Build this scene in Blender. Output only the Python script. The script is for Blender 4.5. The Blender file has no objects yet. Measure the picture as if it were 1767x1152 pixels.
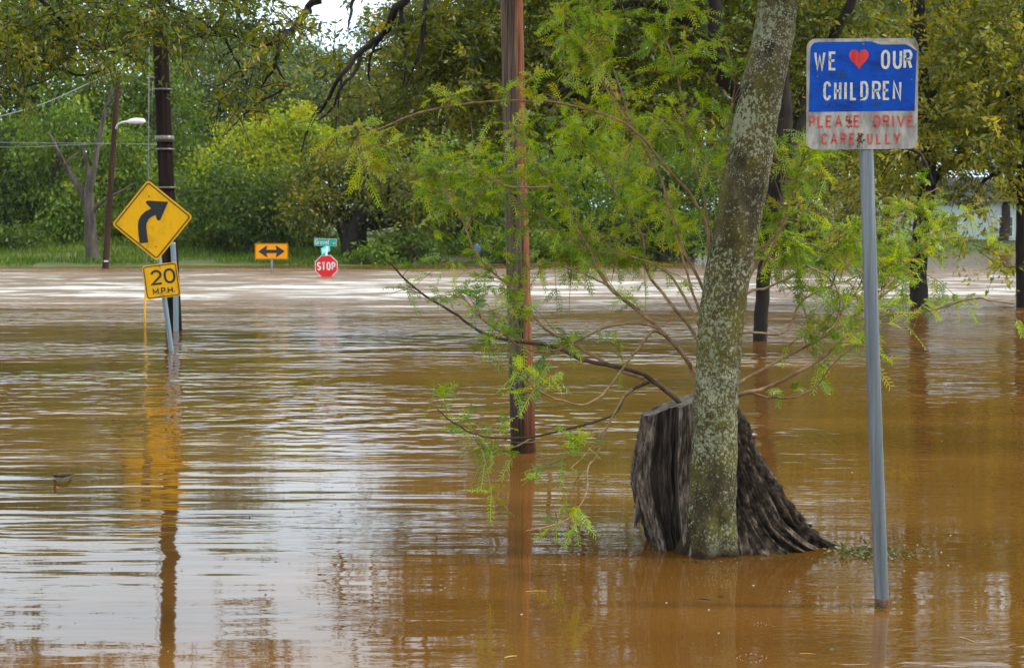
import bpy, math, random
import numpy as np
from mathutils import Vector, noise as mnoise
rng = np.random.default_rng(7)
random.seed(7)
R = math.radians
SC = bpy.context.scene
COL = SC.collection

# ------------------------------------------------------------------ camera
F, CX, CY, CAMH, HORIZON = 2800.0, 883.5, 576.0, 1.6, 393.0     # photo pixels (1767 x 1152), metres
PITCH = math.atan((CY - HORIZON) / F)
cam_d = bpy.data.cameras.new('camera')
cam = bpy.data.objects.new('camera', cam_d); COL.objects.link(cam)
cam.location = (0, 0, CAMH); cam.rotation_euler = (math.pi/2 - PITCH, 0, 0)
cam_d.sensor_fit = 'HORIZONTAL'; cam_d.sensor_width = 36; cam_d.lens = 36 * F / 1767
cam_d.clip_end = 2000
cam_d.dof.use_dof = True; cam_d.dof.focus_distance = 9.5; cam_d.dof.aperture_fstop = 9.0
SC.camera = cam

# ------------------------------------------------------------------ sky and sun (bright overcast)
SUN_EL, SUN_AZ = R(48), R(92)           # azimuth clockwise from +Y (into the picture): light comes from the right
W = bpy.data.worlds.new('World'); SC.world = W; W.use_nodes = True
nt = W.node_tree; nt.nodes.clear()
wo = nt.nodes.new('ShaderNodeOutputWorld'); bg = nt.nodes.new('ShaderNodeBackground')
sky = nt.nodes.new('ShaderNodeTexSky'); sky.sky_type = 'NISHITA'; sky.sun_disc = False
sky.sun_elevation = SUN_EL; sky.sun_rotation = SUN_AZ; sky.dust_density = 3; sky.air_density = 1.2
tc = nt.nodes.new('ShaderNodeTexCoord'); sep = nt.nodes.new('ShaderNodeSeparateXYZ')
nz = nt.nodes.new('ShaderNodeTexNoise'); nz.inputs['Scale'].default_value = 2.2; nz.inputs['Detail'].default_value = 5
ramp = nt.nodes.new('ShaderNodeValToRGB')           # cloud brightness: overcast, brighter towards the zenith
ramp.color_ramp.elements[0].position = 0.0; ramp.color_ramp.elements[0].color = (.60, .76, .90, 1)
ramp.color_ramp.elements[1].position = 0.9; ramp.color_ramp.elements[1].color = (.97, 1.0, 1.0, 1)
mulc = nt.nodes.new('ShaderNodeVectorMath'); mulc.operation = 'SCALE'
nm = nt.nodes.new('ShaderNodeMapRange'); nm.inputs['From Min'].default_value = .3; nm.inputs['From Max'].default_value = .7
nm.inputs['To Min'].default_value = 19; nm.inputs['To Max'].default_value = 25
mixs = nt.nodes.new('ShaderNodeMix'); mixs.data_type = 'RGBA'; mixs.inputs['Factor'].default_value = .93
L = nt.links.new
L(tc.outputs['Generated'], sep.inputs[0]); L(tc.outputs['Generated'], nz.inputs['Vector'])
L(sep.outputs['Z'], ramp.inputs['Fac']); L(nz.outputs['Fac'], nm.inputs['Value'])
L(ramp.outputs['Color'], mulc.inputs[0]); L(nm.outputs['Result'], mulc.inputs['Scale'])
L(sky.outputs['Color'], mixs.inputs['A']); L(mulc.outputs['Vector'], mixs.inputs['B'])
L(mixs.outputs['Result'], bg.inputs['Color']); bg.inputs['Strength'].default_value = .074
L(bg.outputs[0], wo.inputs['Surface'])
sun_d = bpy.data.lights.new('sun', 'SUN'); sun_d.energy = 2.6; sun_d.angle = R(6); sun_d.color = (1, .95, .86)
sun = bpy.data.objects.new('sun', sun_d); COL.objects.link(sun)
sdir = Vector((math.sin(SUN_AZ)*math.cos(SUN_EL), math.cos(SUN_AZ)*math.cos(SUN_EL), math.sin(SUN_EL)))
sun.rotation_euler = (-sdir).to_track_quat('-Z', 'Y').to_euler(); sun.location = sdir * 60
SC.view_settings.view_transform = 'Standard'; SC.view_settings.look = 'None'
SC.view_settings.exposure = 0.5; SC.view_settings.gamma = 1
cy = SC.cycles
cy.max_bounces = 8; cy.diffuse_bounces = 3; cy.glossy_bounces = 3; cy.transmission_bounces = 4; cy.caustics_reflective = False

# ------------------------------------------------------------------ pixel <-> world
_cp, _sp = math.cos(PITCH), math.sin(PITCH)
def ray(px, py):
    x, v = (px - CX) / F, -(py - CY) / F
    return Vector((x, _cp + v*_sp, -_sp + v*_cp))
def at(px, py, Y):
    d = ray(px, py); return Vector((0, 0, CAMH)) + d * (Y / d.y)
def gp(px, py, z=0.0):
    d = ray(px, py); return Vector((0, 0, CAMH)) + d * ((z - CAMH) / d.z)
def mpp(Y): return Y / F                # metres per photo pixel at depth Y

# ------------------------------------------------------------------ objects
def setp(o, label=None, cat=None, group=None, kind=None):
    if label: o['label'] = label
    if cat: o['category'] = cat
    if group: o['group'] = group
    if kind: o['kind'] = kind
    return o
def thing(name, loc, label, cat, group=None):
    o = bpy.data.objects.new(name, None); COL.objects.link(o); o.location = loc; o.empty_display_size = .2
    return setp(o, label, cat, group)
def root_loc(p):
    while p.parent: p = p.parent
    return np.array(p.location)
class MB:
    """collects world-space geometry for ONE mesh"""
    def __init__(s): s.v = []; s.f = []; s.mi = []; s.t = []; s.n = 0
    def add(s, V, Fc, mi=0, tint=None):
        V = np.asarray(V, float).reshape(-1, 3); s.v.append(V)
        for f in Fc: s.f.append(tuple(int(i)+s.n for i in f)); s.mi.append(mi)
        s.n += len(V); return s
    def build(s, name, mats, parent=None, smooth=True, loc=None):
        V = np.concatenate(s.v)
        off = root_loc(parent) if parent else (np.array(loc) if loc is not None else np.zeros(3))
        m = bpy.data.meshes.new(name); m.from_pydata((V-off).tolist(), [], s.f)
        mats = mats if isinstance(mats, (list, tuple)) else [mats]
        for x in mats: m.materials.append(x)
        m.polygons.foreach_set('material_index', s.mi)
        m.polygons.foreach_set('use_smooth', [smooth]*len(s.f)); m.update()
        o = bpy.data.objects.new(name, m); COL.objects.link(o)
        if parent: o.parent = parent
        elif loc is not None: o.location = loc
        return o
def quads(name, V, tint, mat, parent=None, loc=None, smooth=False, twigs=None, twig_mat=None):
    """fast path: V is (n,4,3) world quads, tint (n,) kept as a face attribute; twigs: an MB of uncapped tubes"""
    nl = len(V)
    if twigs is not None:
        TV = np.concatenate(twigs.v)[np.array(twigs.f)]; V = np.concatenate([V, TV]); tint = np.concatenate([tint, np.full(len(TV), .5)])
    n = len(V); off = root_loc(parent) if parent else (np.array(loc) if loc is not None else np.zeros(3))
    m = bpy.data.meshes.new(name)
    m.vertices.add(4*n); m.vertices.foreach_set('co', (V.reshape(-1, 3)-off).astype(np.float32).ravel())
    m.loops.add(4*n); m.loops.foreach_set('vertex_index', np.arange(4*n, dtype=np.int32))
    m.polygons.add(n); m.polygons.foreach_set('loop_start', np.arange(0, 4*n, 4, dtype=np.int32))
    try: m.polygons.foreach_set('loop_total', np.full(n, 4, np.int32))
    except Exception: pass
    m.update(calc_edges=True); m.validate()
    a = m.attributes.new('tint', 'FLOAT', 'FACE'); a.data.foreach_set('value', np.clip(tint, 0, 1).astype(np.float32))
    m.materials.append(mat)
    if twigs is not None:
        m.materials.append(twig_mat); mi = np.zeros(n, np.int32); mi[nl:] = 1; m.polygons.foreach_set('material_index', mi)
    o = bpy.data.objects.new(name, m); COL.objects.link(o)
    if parent: o.parent = parent
    elif loc is not None: o.location = loc
    return o

# ------------------------------------------------------------------ shapes
def smooth_path(pts, rad=None, sub=6):
    P = [np.array(p, float) for p in pts]; n = len(P); out = []; rr = []
    for i in range(n-1):
        p0, p1, p2, p3 = P[max(i-1, 0)], P[i], P[i+1], P[min(i+2, n-1)]
        for k in range(sub):
            t = k/sub
            out.append(.5*((2*p1)+(-p0+p2)*t+(2*p0-5*p1+4*p2-p3)*t*t+(-p0+3*p1-3*p2+p3)*t**3))
            if rad is not None: rr.append(rad[i]*(1-t)+rad[i+1]*t)
    out.append(P[-1])
    if rad is not None: rr.append(rad[-1]); return np.array(out), np.array(rr)
    return np.array(out)
def tube(mb, pts, rad, sides=8, mi=0, cap=True, disp=None):
    P = np.asarray(pts, float); n = len(P)
    rad = np.full(n, rad) if np.isscalar(rad) else np.asarray(rad, float)
    T = np.gradient(P, axis=0); T /= np.linalg.norm(T, axis=1)[:, None]+1e-12
    u = np.cross(T[0], [0.31, .2, .93] if abs(T[0][2]) < .9 else [0, 1, 0]); u /= np.linalg.norm(u)
    V = []; ang = np.linspace(0, 2*np.pi, sides, endpoint=False)
    for i in range(n):
        u = u - T[i]*np.dot(u, T[i]); u /= np.linalg.norm(u)+1e-12; w = np.cross(T[i], u)
        rr = np.full(sides, rad[i])
        ring = P[i]+rr[:, None]*(np.cos(ang)[:, None]*u+np.sin(ang)[:, None]*w)
        if disp: 
            for k in range(sides):
                d = ring[k]-P[i]; ring[k] = P[i]+d*(1+disp(ring[k], ang[k], P[i], i/(n-1)))
        V.append(ring)
    V = np.concatenate(V); Fc = []
    for i in range(n-1):
        for k in range(sides):
            a, b = i*sides+k, i*sides+(k+1) % sides
            Fc.append((a, b, b+sides, a+sides))
    if cap: Fc.append(tuple(range(sides-1, -1, -1))); Fc.append(tuple((n-1)*sides+k for k in range(sides)))
    mb.add(V, Fc, mi)
def box(mb, c, s, mi=0, roll=0):
    c = np.array(c, float); h = np.array(s, float)/2
    V = np.array([[x, y, z] for x in (-1, 1) for y in (-1, 1) for z in (-1, 1)], float)*h
    if roll: V = V @ np.array([[math.cos(roll), 0, math.sin(roll)], [0, 1, 0], [-math.sin(roll), 0, math.cos(roll)]])
    mb.add(V+c, [(0, 1, 3, 2), (4, 6, 7, 5), (0, 4, 5, 1), (2, 3, 7, 6), (0, 2, 6, 4), (1, 5, 7, 3)], mi)
class Frame:
    """flat sign frame: local u right, v up in photo pixels at depth Y, rolled ccw by ang degrees; faces -Y"""
    def __init__(s, px, py, Y, ang=0, yaw=0):
        s.o = np.array(at(px, py, Y)); s.k = mpp(Y); a, y = R(ang), R(yaw)
        ux = np.array([math.cos(y), math.sin(y), 0]); s.n = np.array([math.sin(y), -math.cos(y), 0])
        uz = np.array([0, 0, 1.0])
        s.u = ux*math.cos(a)+uz*math.sin(a); s.w = -ux*math.sin(a)+uz*math.cos(a)
    def p(s, uv, lift=0):
        uv = np.asarray(uv, float); return s.o+s.k*(uv[:, :1]*s.u+uv[:, 1:]*s.w)+s.n*lift
    def poly(s, mb, uv, lift=0, thick=0, mi=0):
        A = s.p(uv, lift); n = len(A)
        if thick:
            B = A-s.n*thick
            mb.add(np.concatenate([A, B]), [tuple(range(n)), tuple(range(2*n-1, n-1, -1))]+[(i, i+n, (i+1) % n+n, (i+1) % n) for i in range(n)], mi)
        else: mb.add(A, [tuple(range(n))], mi)
    def stroke(s, mb, line, w, lift=0, closed=False, mi=0):
        P = np.asarray(line, float); n = len(P)
        if closed: T = np.roll(P, -1, 0)-np.roll(P, 1, 0); S = np.roll(P, -1, 0)-P
        else: T = np.gradient(P, axis=0); S = None
        d1 = np.zeros_like(P); d0 = np.zeros_like(P)
        for i in range(n):
            a = P[(i+1) % n]-P[i] if (closed or i < n-1) else P[i]-P[i-1]
            b = P[i]-P[i-1] if (closed or i > 0) else a
            a = a/(np.linalg.norm(a)+1e-9); b = b/(np.linalg.norm(b)+1e-9)
            na = np.array([-a[1], a[0]]); nb = np.array([-b[1], b[0]]); m = na+nb; m /= np.linalg.norm(m)+1e-9
            d1[i] = m*min(2.2, 1/max(.3, np.dot(m, na)))*w/2
        A, B = s.p(P+d1, lift), s.p(P-d1, lift); V = np.empty((2*n, 3)); V[0::2] = A; V[1::2] = B
        m = n if closed else n-1
        mb.add(V, [(2*i, 2*i+1, (2*i+3) % (2*n), (2*i+2) % (2*n)) for i in range(m)], mi)
def rrect(w, h, r, cx=0, cy=0, seg=5):
    out = []
    for sx, sy, a0 in ((1, 1, 0), (-1, 1, 90), (-1, -1, 180), (1, -1, 270)):
        for k in range(seg+1):
            a = R(a0+90*k/seg); out.append((cx+sx*(w/2-r)+r*math.cos(a), cy+sy*(h/2-r)+r*math.sin(a)))
    return np.array(out)
def arc(cx, cy, rx, ry, a0, a1, n=14):
    return [(cx+rx*math.cos(R(a0+(a1-a0)*k/n)), cy+ry*math.sin(R(a0+(a1-a0)*k/n))) for k in range(n+1)]
GL = {
 'W': [[(0, 1), (.25, 0), (.5, .8), (.75, 0), (1, 1)]],
 'E': [[(1, 1), (0, 1), (0, 0), (1, 0)], [(0, .52), (.85, .52)]],
 'F': [[(1, 1), (0, 1), (0, 0)], [(0, .52), (.85, .52)]],
 'O': [arc(.5, .68, .5, .32, 0, 180)+arc(.5, .32, .5, .32, 180, 360)+[(1, .68)]],
 '0': [arc(.5, .6, .5, .4, 0, 180)+arc(.5, .4, .5, .4, 180, 360)+[(1, .6)]],
 'U': [[(0, 1)]+arc(.5, .3, .5, .3, 180, 360)+[(1, 1)]],
 'R': [[(0, 0), (0, 1), (.55, 1)]+arc(.6, .75, .4, .25, 90, -90)+[(0, .5)], [(.55, .5), (1, 0)]],
 'P': [[(0, 0), (0, 1), (.55, 1)]+arc(.6, .73, .4, .27, 90, -90)+[(0, .46)]],
 'C': [arc(.5, .7, .5, .3, 15, 180)+arc(.5, .3, .5, .3, 180, 345)],
 'G': [arc(.5, .7, .5, .3, 20, 180)+arc(.5, .3, .5, .3, 180, 360)+[(1, .48), (.55, .48)]],
 'H': [[(0, 0), (0, 1)], [(1, 0), (1, 1)], [(0, .5), (1, .5)]],
 'I': [[(.5, 0), (.5, 1)]],
 'L': [[(0, 1), (0, 0), (1, 0)]],
 'D': [[(0, 0), (0, 1), (.45, 1)]+arc(.5, .65, .5, .35, 90, 0)+arc(.5, .35, .5, .35, 0, -90)+[(0, 0), (0, .1)]],
 'N': [[(0, 0), (0, 1), (1, 0), (1, 1)]],
 'A': [[(0, 0), (.5, 1), (1, 0)], [(.2, .34), (.8, .34)]],
 'S': [arc(.5, .75, .48, .25, 20, 270, 14)+arc(.5, .25, .5, .25, 90, -160, 14)],
 'V': [[(0, 1), (.5, 0), (1, 1)]],
 'Y': [[(0, 1), (.5, .5), (1, 1)], [(.5, .5), (.5, 0)]],
 'M': [[(0, 0), (0, 1), (.5, .25), (1, 1), (1, 0)]],
 'T': [[(0, 1), (1, 1)], [(.5, 1), (.5, 0)]],
 '2': [arc(.5, .7, .48, .3, 165, -30, 12)+[(.0, .0), (1, 0)]],
 '.': [[(.3, .0), (.3, .14)]],
 'r': [[(0, 0), (0, .66)], [(0, .4), (.35, .64), (.9, .62)]],
 'a': [arc(.45, .32, .45, .32, 40, 360, 14), [(.95, .66), (.95, 0)]],
 'v': [[(0, .66), (.5, 0), (1, .66)]],
 'e': [[(0, .36), (.98, .36)]+arc(.5, .33, .48, .33, 8, 320, 14)],
 'l': [[(.5, 0), (.5, 1)]],
}
def glyph(fr, mb, ch, x0, x1, yb, yt, w, lift, mi=0):
    """ch drawn so its OUTER box is x0..x1, yb..yt (stroke width w)"""
    h = w/2
    for line in GL[ch]:
        fr.stroke(mb, [(x0+h+(x1-x0-w)*u if x1-x0 > w else (x0+x1)/2, yb+h+(yt-yb-w)*v) for u, v in line], w, lift, mi=mi)

# ------------------------------------------------------------------ materials
def newmat(name):
    m = bpy.data.materials.new(name); m.use_nodes = True; t = m.node_tree; t.nodes.clear()
    o = t.nodes.new('ShaderNodeOutputMaterial'); return m, t, o
def nd(t, kind, **kw):
    n = t.nodes.new(kind)
    for k, v in kw.items():
        if k in n.inputs: n.inputs[k].default_value = v
        else: setattr(n, k, v)
    return n
def coords(t, scale, kind='Object', rot=(0, 0, 0)):
    c = nd(t, 'ShaderNodeTexCoord'); mp = nd(t, 'ShaderNodeMapping')
    mp.inputs['Scale'].default_value = scale; mp.inputs['Rotation'].default_value = rot
    t.links.new(c.outputs[kind], mp.inputs['Vector']); return mp.outputs['Vector']
def ramp_node(t, stops):
    r = nd(t, 'ShaderNodeValToRGB'); e = r.color_ramp.elements
    while len(e) < len(stops): e.new(.5)
    for i, (p, c) in enumerate(stops): e[i].position = p; e[i].color = tuple(c)+(1,) if len(c) == 3 else c
    return r
def mk(name, stops, scale=(5, 5, 5), detail=6, rough=.7, bump=0.0, bscale=None, metal=0, spec=.3, grime=None, gscale=(6, 6, 2), gamt=.5):
    m, t, o = newmat(name); l = t.links.new
    p = nd(t, 'ShaderNodeBsdfPrincipled', Roughness=rough, Metallic=metal); p.inputs['Specular IOR Level'].default_value = spec
    n = nd(t, 'ShaderNodeTexNoise', Scale=1.0, Detail=detail, Roughness=.62); l(coords(t, scale), n.inputs['Vector'])
    r = ramp_node(t, stops); l(n.outputs['Fac'], r.inputs['Fac']); c = r.outputs['Color']
    if grime:
        g = nd(t, 'ShaderNodeTexNoise', Scale=1.0, Detail=7, Roughness=.7); l(coords(t, gscale), g.inputs['Vector'])
        gr = ramp_node(t, [(.5-.12*gamt-.0, (0, 0, 0)), (.78, (1, 1, 1))]); l(g.outputs['Fac'], gr.inputs['Fac'])
        mx = nd(t, 'ShaderNodeMix', data_type='RGBA'); mx.inputs['B'].default_value = tuple(grime)+(1,)
        l(gr.outputs['Color'], mx.inputs['Factor']); l(c, mx.inputs['A']); c = mx.outputs['Result']
    l(c, p.inputs['Base Color'])
    if bump:
        b = nd(t, 'ShaderNodeBump', Strength=1.0, Distance=bump)
        n2 = nd(t, 'ShaderNodeTexNoise', Scale=1.0, Detail=8, Roughness=.65); l(coords(t, bscale or scale), n2.inputs['Vector'])
        l(n2.outputs['Fac'], b.inputs['Height']); l(b.outputs[0], p.inputs['Normal'])
    l(p.outputs[0], o.inputs['Surface']); return m
def leafmat(name, stops, trans=.42, gloss=.05):
    m, t, o = newmat(name); l = t.links.new
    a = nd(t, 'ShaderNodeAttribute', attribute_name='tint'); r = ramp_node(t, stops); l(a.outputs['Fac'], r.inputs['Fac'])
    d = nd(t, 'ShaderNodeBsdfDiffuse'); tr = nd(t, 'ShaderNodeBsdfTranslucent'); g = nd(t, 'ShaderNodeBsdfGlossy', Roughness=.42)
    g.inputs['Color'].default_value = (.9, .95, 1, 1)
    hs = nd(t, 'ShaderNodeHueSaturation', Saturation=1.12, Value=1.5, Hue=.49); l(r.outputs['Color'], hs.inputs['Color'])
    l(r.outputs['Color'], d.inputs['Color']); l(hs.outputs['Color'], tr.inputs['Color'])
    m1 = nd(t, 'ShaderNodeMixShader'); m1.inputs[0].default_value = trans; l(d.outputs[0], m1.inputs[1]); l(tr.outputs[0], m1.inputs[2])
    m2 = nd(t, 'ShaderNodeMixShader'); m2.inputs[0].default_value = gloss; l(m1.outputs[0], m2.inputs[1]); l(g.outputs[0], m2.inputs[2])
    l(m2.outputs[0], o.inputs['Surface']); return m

M = {}
M['galv'] = mk('galvanised_steel', [(.3, (.085, .10, .11)), (.5, (.14, .16, .17)), (.72, (.23, .25, .26))], (60, 60, 1.5), rough=.45, metal=.5, spec=.5, bump=.0006, bscale=(30, 30, 8))
M['rust'] = mk('rusty_wet_band', [(.35, (.03, .018, .012)), (.65, (.13, .06, .03))], (60, 60, 60), rough=.8, bump=.002)
M['pipe'] = mk('blue_grey_pipe', [(.3, (.13, .18, .21)), (.7, (.22, .29, .32))], (6, 6, 1), rough=.5)
M['bolt'] = mk('bolt_steel', [(.3, (.05, .045, .04)), (.7, (.2, .19, .17))], (40, 40, 40), rough=.5, metal=.6)
M['alu'] = mk('weathered_white_sheet', [(.3, (.18, .17, .15)), (.5, (.34, .325, .29)), (.7, (.46, .44, .40))], (16, 16, 4), rough=.6, grime=(.06, .06, .045), gscale=(26, 26, 9), gamt=.5)
M['blue'] = mk('blue_film', [(.3, (.0004, .042, .29)), (.7, (.0008, .072, .43))], (6, 6, 3), rough=.55, spec=.15, grime=(.003, .010, .06), gscale=(9, 9, 16), gamt=.1)
M['cream'] = mk('curled_film_edge', [(.3, (.50, .44, .28)), (.7, (.68, .62, .44))], (20, 20, 20), rough=.6)
M['white_txt'] = mk('faded_white_letters', [(.32, (.22, .22, .17)), (.46, (.50, .48, .39)), (.7, (.60, .58, .48))], (80, 80, 80), rough=.6)
M['red_txt'] = mk('faded_red_letters', [(.34, (.30, .13, .10)), (.5, (.50, .045, .03)), (.7, (.58, .05, .035))], (50, 50, 50), rough=.6)
M['heart'] = mk('red_heart_film', [(.36, (.30, .02, .02)), (.55, (.72, .028, .022)), (.8, (.78, .035, .03))], (22, 22, 5), rough=.5)
M['algae'] = mk('algae_stain', [(.35, (.015, .03, .012)), (.7, (.06, .07, .04))], (70, 70, 70), rough=.9)
M['yellow'] = mk('yellow_sheeting', [(.3, (.78, .40, .003)), (.7, (.86, .46, .006))], (3, 3, 3), rough=.5, spec=.15, grime=(.40, .22, .01), gscale=(5, 5, 3), gamt=.05)
M['orange'] = mk('orange_sheeting', [(.3, (.80, .29, .003)), (.7, (.88, .34, .005))], (2, 2, 2), rough=.5, spec=.15)
M['black'] = mk('black_sheeting', [(.3, (.012, .014, .018)), (.7, (.022, .024, .03))], (5, 5, 5), rough=.45)
M['stop_red'] = mk('stop_red_sheeting', [(.3, (.62, .012, .02)), (.7, (.72, .02, .03))], (2, 2, 2), rough=.45)
M['sign_white'] = mk('white_sheeting', [(.3, (.62, .60, .56)), (.7, (.75, .73, .68))], (3, 3, 3), rough=.45)
M['teal'] = mk('street_sign_teal', [(.3, (.005, .27, .22)), (.7, (.01, .34, .28))], (3, 3, 3), rough=.45)
M['cyan'] = mk('street_sign_cyan', [(.3, (.02, .50, .52)), (.7, (.03, .60, .62))], (3, 3, 3), rough=.45)
M['lamp'] = mk('lamp_white', [(.3, (.55, .57, .58)), (.7, (.7, .72, .73))], (3, 3, 3), rough=.4)
M['dark_wood'] = mk('creosoted_pole', [(.3, (.006, .0045, .004)), (.55, (.017, .011, .009)), (.75, (.036, .023, .018))], (14, 14, .7), rough=.95, spec=.08, bump=.012, bscale=(30, 30, 1.0))
M['brown_wood'] = mk('brown_pole', [(.3, (.022, .012, .008)), (.7, (.062, .033, .023))], (10, 10, .5), rough=.95, spec=.1, bump=.01)
M['wire'] = mk('cable_sheath', [(.3, (.13, .14, .14)), (.7, (.20, .21, .21))], (2, 2, 2), rough=.5)
M['guard'] = mk('yellow_guy_guard', [(.3, (.50, .25, .01)), (.7, (.62, .34, .02))], (9, 9, 2), rough=.55)
M['concrete'] = mk('concrete', [(.3, (.20, .18, .15)), (.7, (.36, .33, .29))], (4, 4, 4), rough=.9, bump=.01)
M['bag'] = mk('white_plastic', [(.3, (.60, .56, .56)), (.7, (.72, .70, .70))], (9, 9, 9), rough=.45)
M['pinkbag'] = mk('pink_plastic', [(.3, (.60, .22, .24)), (.7, (.7, .32, .34))], (9, 9, 9), rough=.45)
M['bluetarp'] = mk('blue_tarp', [(.3, (.01, .05, .30)), (.7, (.02, .09, .45))], (9, 9, 9), rough=.45)
M['driftwood'] = mk('driftwood', [(.3, (.03, .02, .013)), (.7, (.12, .085, .055))], (9, 9, 9), rough=.9, bump=.01)
M['deadwood'] = mk('dead_tree_bark', [(.3, (.028, .022, .018)), (.5, (.062, .050, .042)), (.75, (.12, .098, .082))], (9, 9, 1.4), rough=.9, bump=.02)
M['bark_dark'] = mk('dark_bark', [(.3, (.006, .005, .004)), (.7, (.032, .025, .019))], (9, 9, 2), rough=.95, bump=.02)
M['bark_far'] = mk('grey_brown_bark', [(.3, (.018, .013, .010)), (.7, (.065, .05, .038))], (5, 5, 1), rough=.95, bump=.02)
M['stem'] = mk('mesquite_stem', [(.3, (.11, .062, .027)), (.55, (.23, .145, .07)), (.75, (.38, .26, .15))], (30, 30, 30), rough=.75, bump=.002)
M['stem_dark'] = mk('mesquite_dark_stem', [(.3, (.03, .018, .012)), (.7, (.10, .06, .038))], (30, 30, 30), rough=.8, bump=.003)
M['siding'] = mk('pale_siding', [(.3, (.44, .50, .47)), (.7, (.52, .58, .55))], (1, 1, 12), rough=.7)
M['roof'] = mk('shingle_roof', [(.3, (.22, .23, .24)), (.7, (.34, .35, .36))], (3, 8, 8), rough=.9)
M['glass'] = mk('window_glass', [(.3, (.02, .025, .03)), (.7, (.04, .045, .05))], (2, 2, 2), rough=.12, spec=.6)
M['porch'] = mk('porch_shadow_wood', [(.3, (.05, .045, .04)), (.7, (.12, .10, .09))], (4, 4, 4), rough=.8)
M['foam'] = mk('foam', [(.3, (.28, .25, .20)), (.7, (.46, .43, .38))], (90, 90, 90), rough=.5)
M['bubble'] = mk('bubble_film', [(.3, (.25, .18, .11)), (.7, (.42, .36, .28))], (40, 40, 40), rough=.08, spec=.8)
M['straw'] = mk('straw', [(.3, (.32, .20, .06)), (.7, (.48, .34, .12))], (40, 40, 40), rough=.7)

def trunk_material():
    m, t, o = newmat('lichen_bark'); l = t.links.new
    p = nd(t, 'ShaderNodeBsdfPrincipled', Roughness=.9); p.inputs['Specular IOR Level'].default_value = .15
    n1 = nd(t, 'ShaderNodeTexNoise', Scale=1., Detail=9, Roughness=.68); l(coords(t, (15, 15, 9)), n1.inputs['Vector'])
    r1 = ramp_node(t, [(.30, (.020, .015, .008)), (.48, (.068, .054, .029)), (.68, (.14, .115, .066))]); l(n1.outputs['Fac'], r1.inputs['Fac'])
    # moss green wash
    n2 = nd(t, 'ShaderNodeTexNoise', Scale=1., Detail=6, Roughness=.6); l(coords(t, (7, 7, 5)), n2.inputs['Vector'])
    r2 = ramp_node(t, [(.40, (0, 0, 0)), (.66, (1, 1, 1))]); l(n2.outputs['Fac'], r2.inputs['Fac'])
    mx = nd(t, 'ShaderNodeMix', data_type='RGBA'); mx.inputs['B'].default_value = (.15, .135, .018, 1)
    mm = nd(t, 'ShaderNodeMath', operation='MULTIPLY'); mm.inputs[1].default_value = .75; l(r2.outputs['Color'], mm.inputs[0])
    l(mm.outputs[0], mx.inputs['Factor']); l(r1.outputs['Color'], mx.inputs['A'])
    # pale lichen spots of two sizes
    col = mx.outputs['Result']
    for sc, lo, hi, c, msc in ((64, .575, .63, (.33, .34, .21), 3.2), (34, .62, .69, (.28, .31, .19), 2.6), (120, .635, .69, (.46, .46, .33), 5)):
        v = nd(t, 'ShaderNodeTexNoise', Scale=1., Detail=5, Roughness=.7); l(coords(t, (sc, sc, sc*.85)), v.inputs['Vector'])
        k = nd(t, 'ShaderNodeTexNoise', Scale=1., Detail=3); l(coords(t, (msc, msc, msc*1.3)), k.inputs['Vector'])
        s = nd(t, 'ShaderNodeMath', operation='MULTIPLY_ADD'); s.inputs[1].default_value = .55; l(k.outputs['Fac'], s.inputs[0])
        l(v.outputs['Fac'], s.inputs[2])
        rr = ramp_node(t, [(lo, (0, 0, 0)), (hi, (1, 1, 1))])
        s2 = nd(t, 'ShaderNodeMath', operation='SUBTRACT'); s2.inputs[1].default_value = .24; l(s.outputs[0], s2.inputs[0]); l(s2.outputs[0], rr.inputs['Fac'])
        q = nd(t, 'ShaderNodeMix', data_type='RGBA'); q.inputs['B'].default_value = c+(1,); l(rr.outputs['Color'], q.inputs['Factor']); l(col, q.inputs['A']); col = q.outputs['Result']
    # wet dark band just above the water
    g = nd(t, 'ShaderNodeTexCoord'); sp = nd(t, 'ShaderNodeSeparateXYZ'); l(g.outputs['Object'], sp.inputs[0])
    wv = nd(t, 'ShaderNodeMath', operation='MULTIPLY_ADD'); wv.inputs[1].default_value = .12; l(n2.outputs['Fac'], wv.inputs[0]); l(sp.outputs['Z'], wv.inputs[2])
    wr = nd(t, 'ShaderNodeMapRange'); wr.inputs['From Min'].default_value = .07; wr.inputs['From Max'].default_value = .19; l(wv.outputs[0], wr.inputs['Value'])
    wm = nd(t, 'ShaderNodeMix', data_type='RGBA'); wm.inputs['A'].default_value = (.04, .022, .012, 1); l(wr.outputs['Result'], wm.inputs['Factor']); l(col, wm.inputs['B'])
    l(wm.outputs['Result'], p.inputs['Base Color'])
    b = nd(t, 'ShaderNodeBump', Strength=1., Distance=.04); n3 = nd(t, 'ShaderNodeTexNoise', Scale=1., Detail=9, Roughness=.7); l(coords(t, (34, 34, 24)), n3.inputs['Vector'])
    l(n3.outputs['Fac'], b.inputs['Height']); l(b.outputs[0], p.inputs['Normal']); l(p.outputs[0], o.inputs['Surface']); return m
M['lichen'] = trunk_material()

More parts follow.
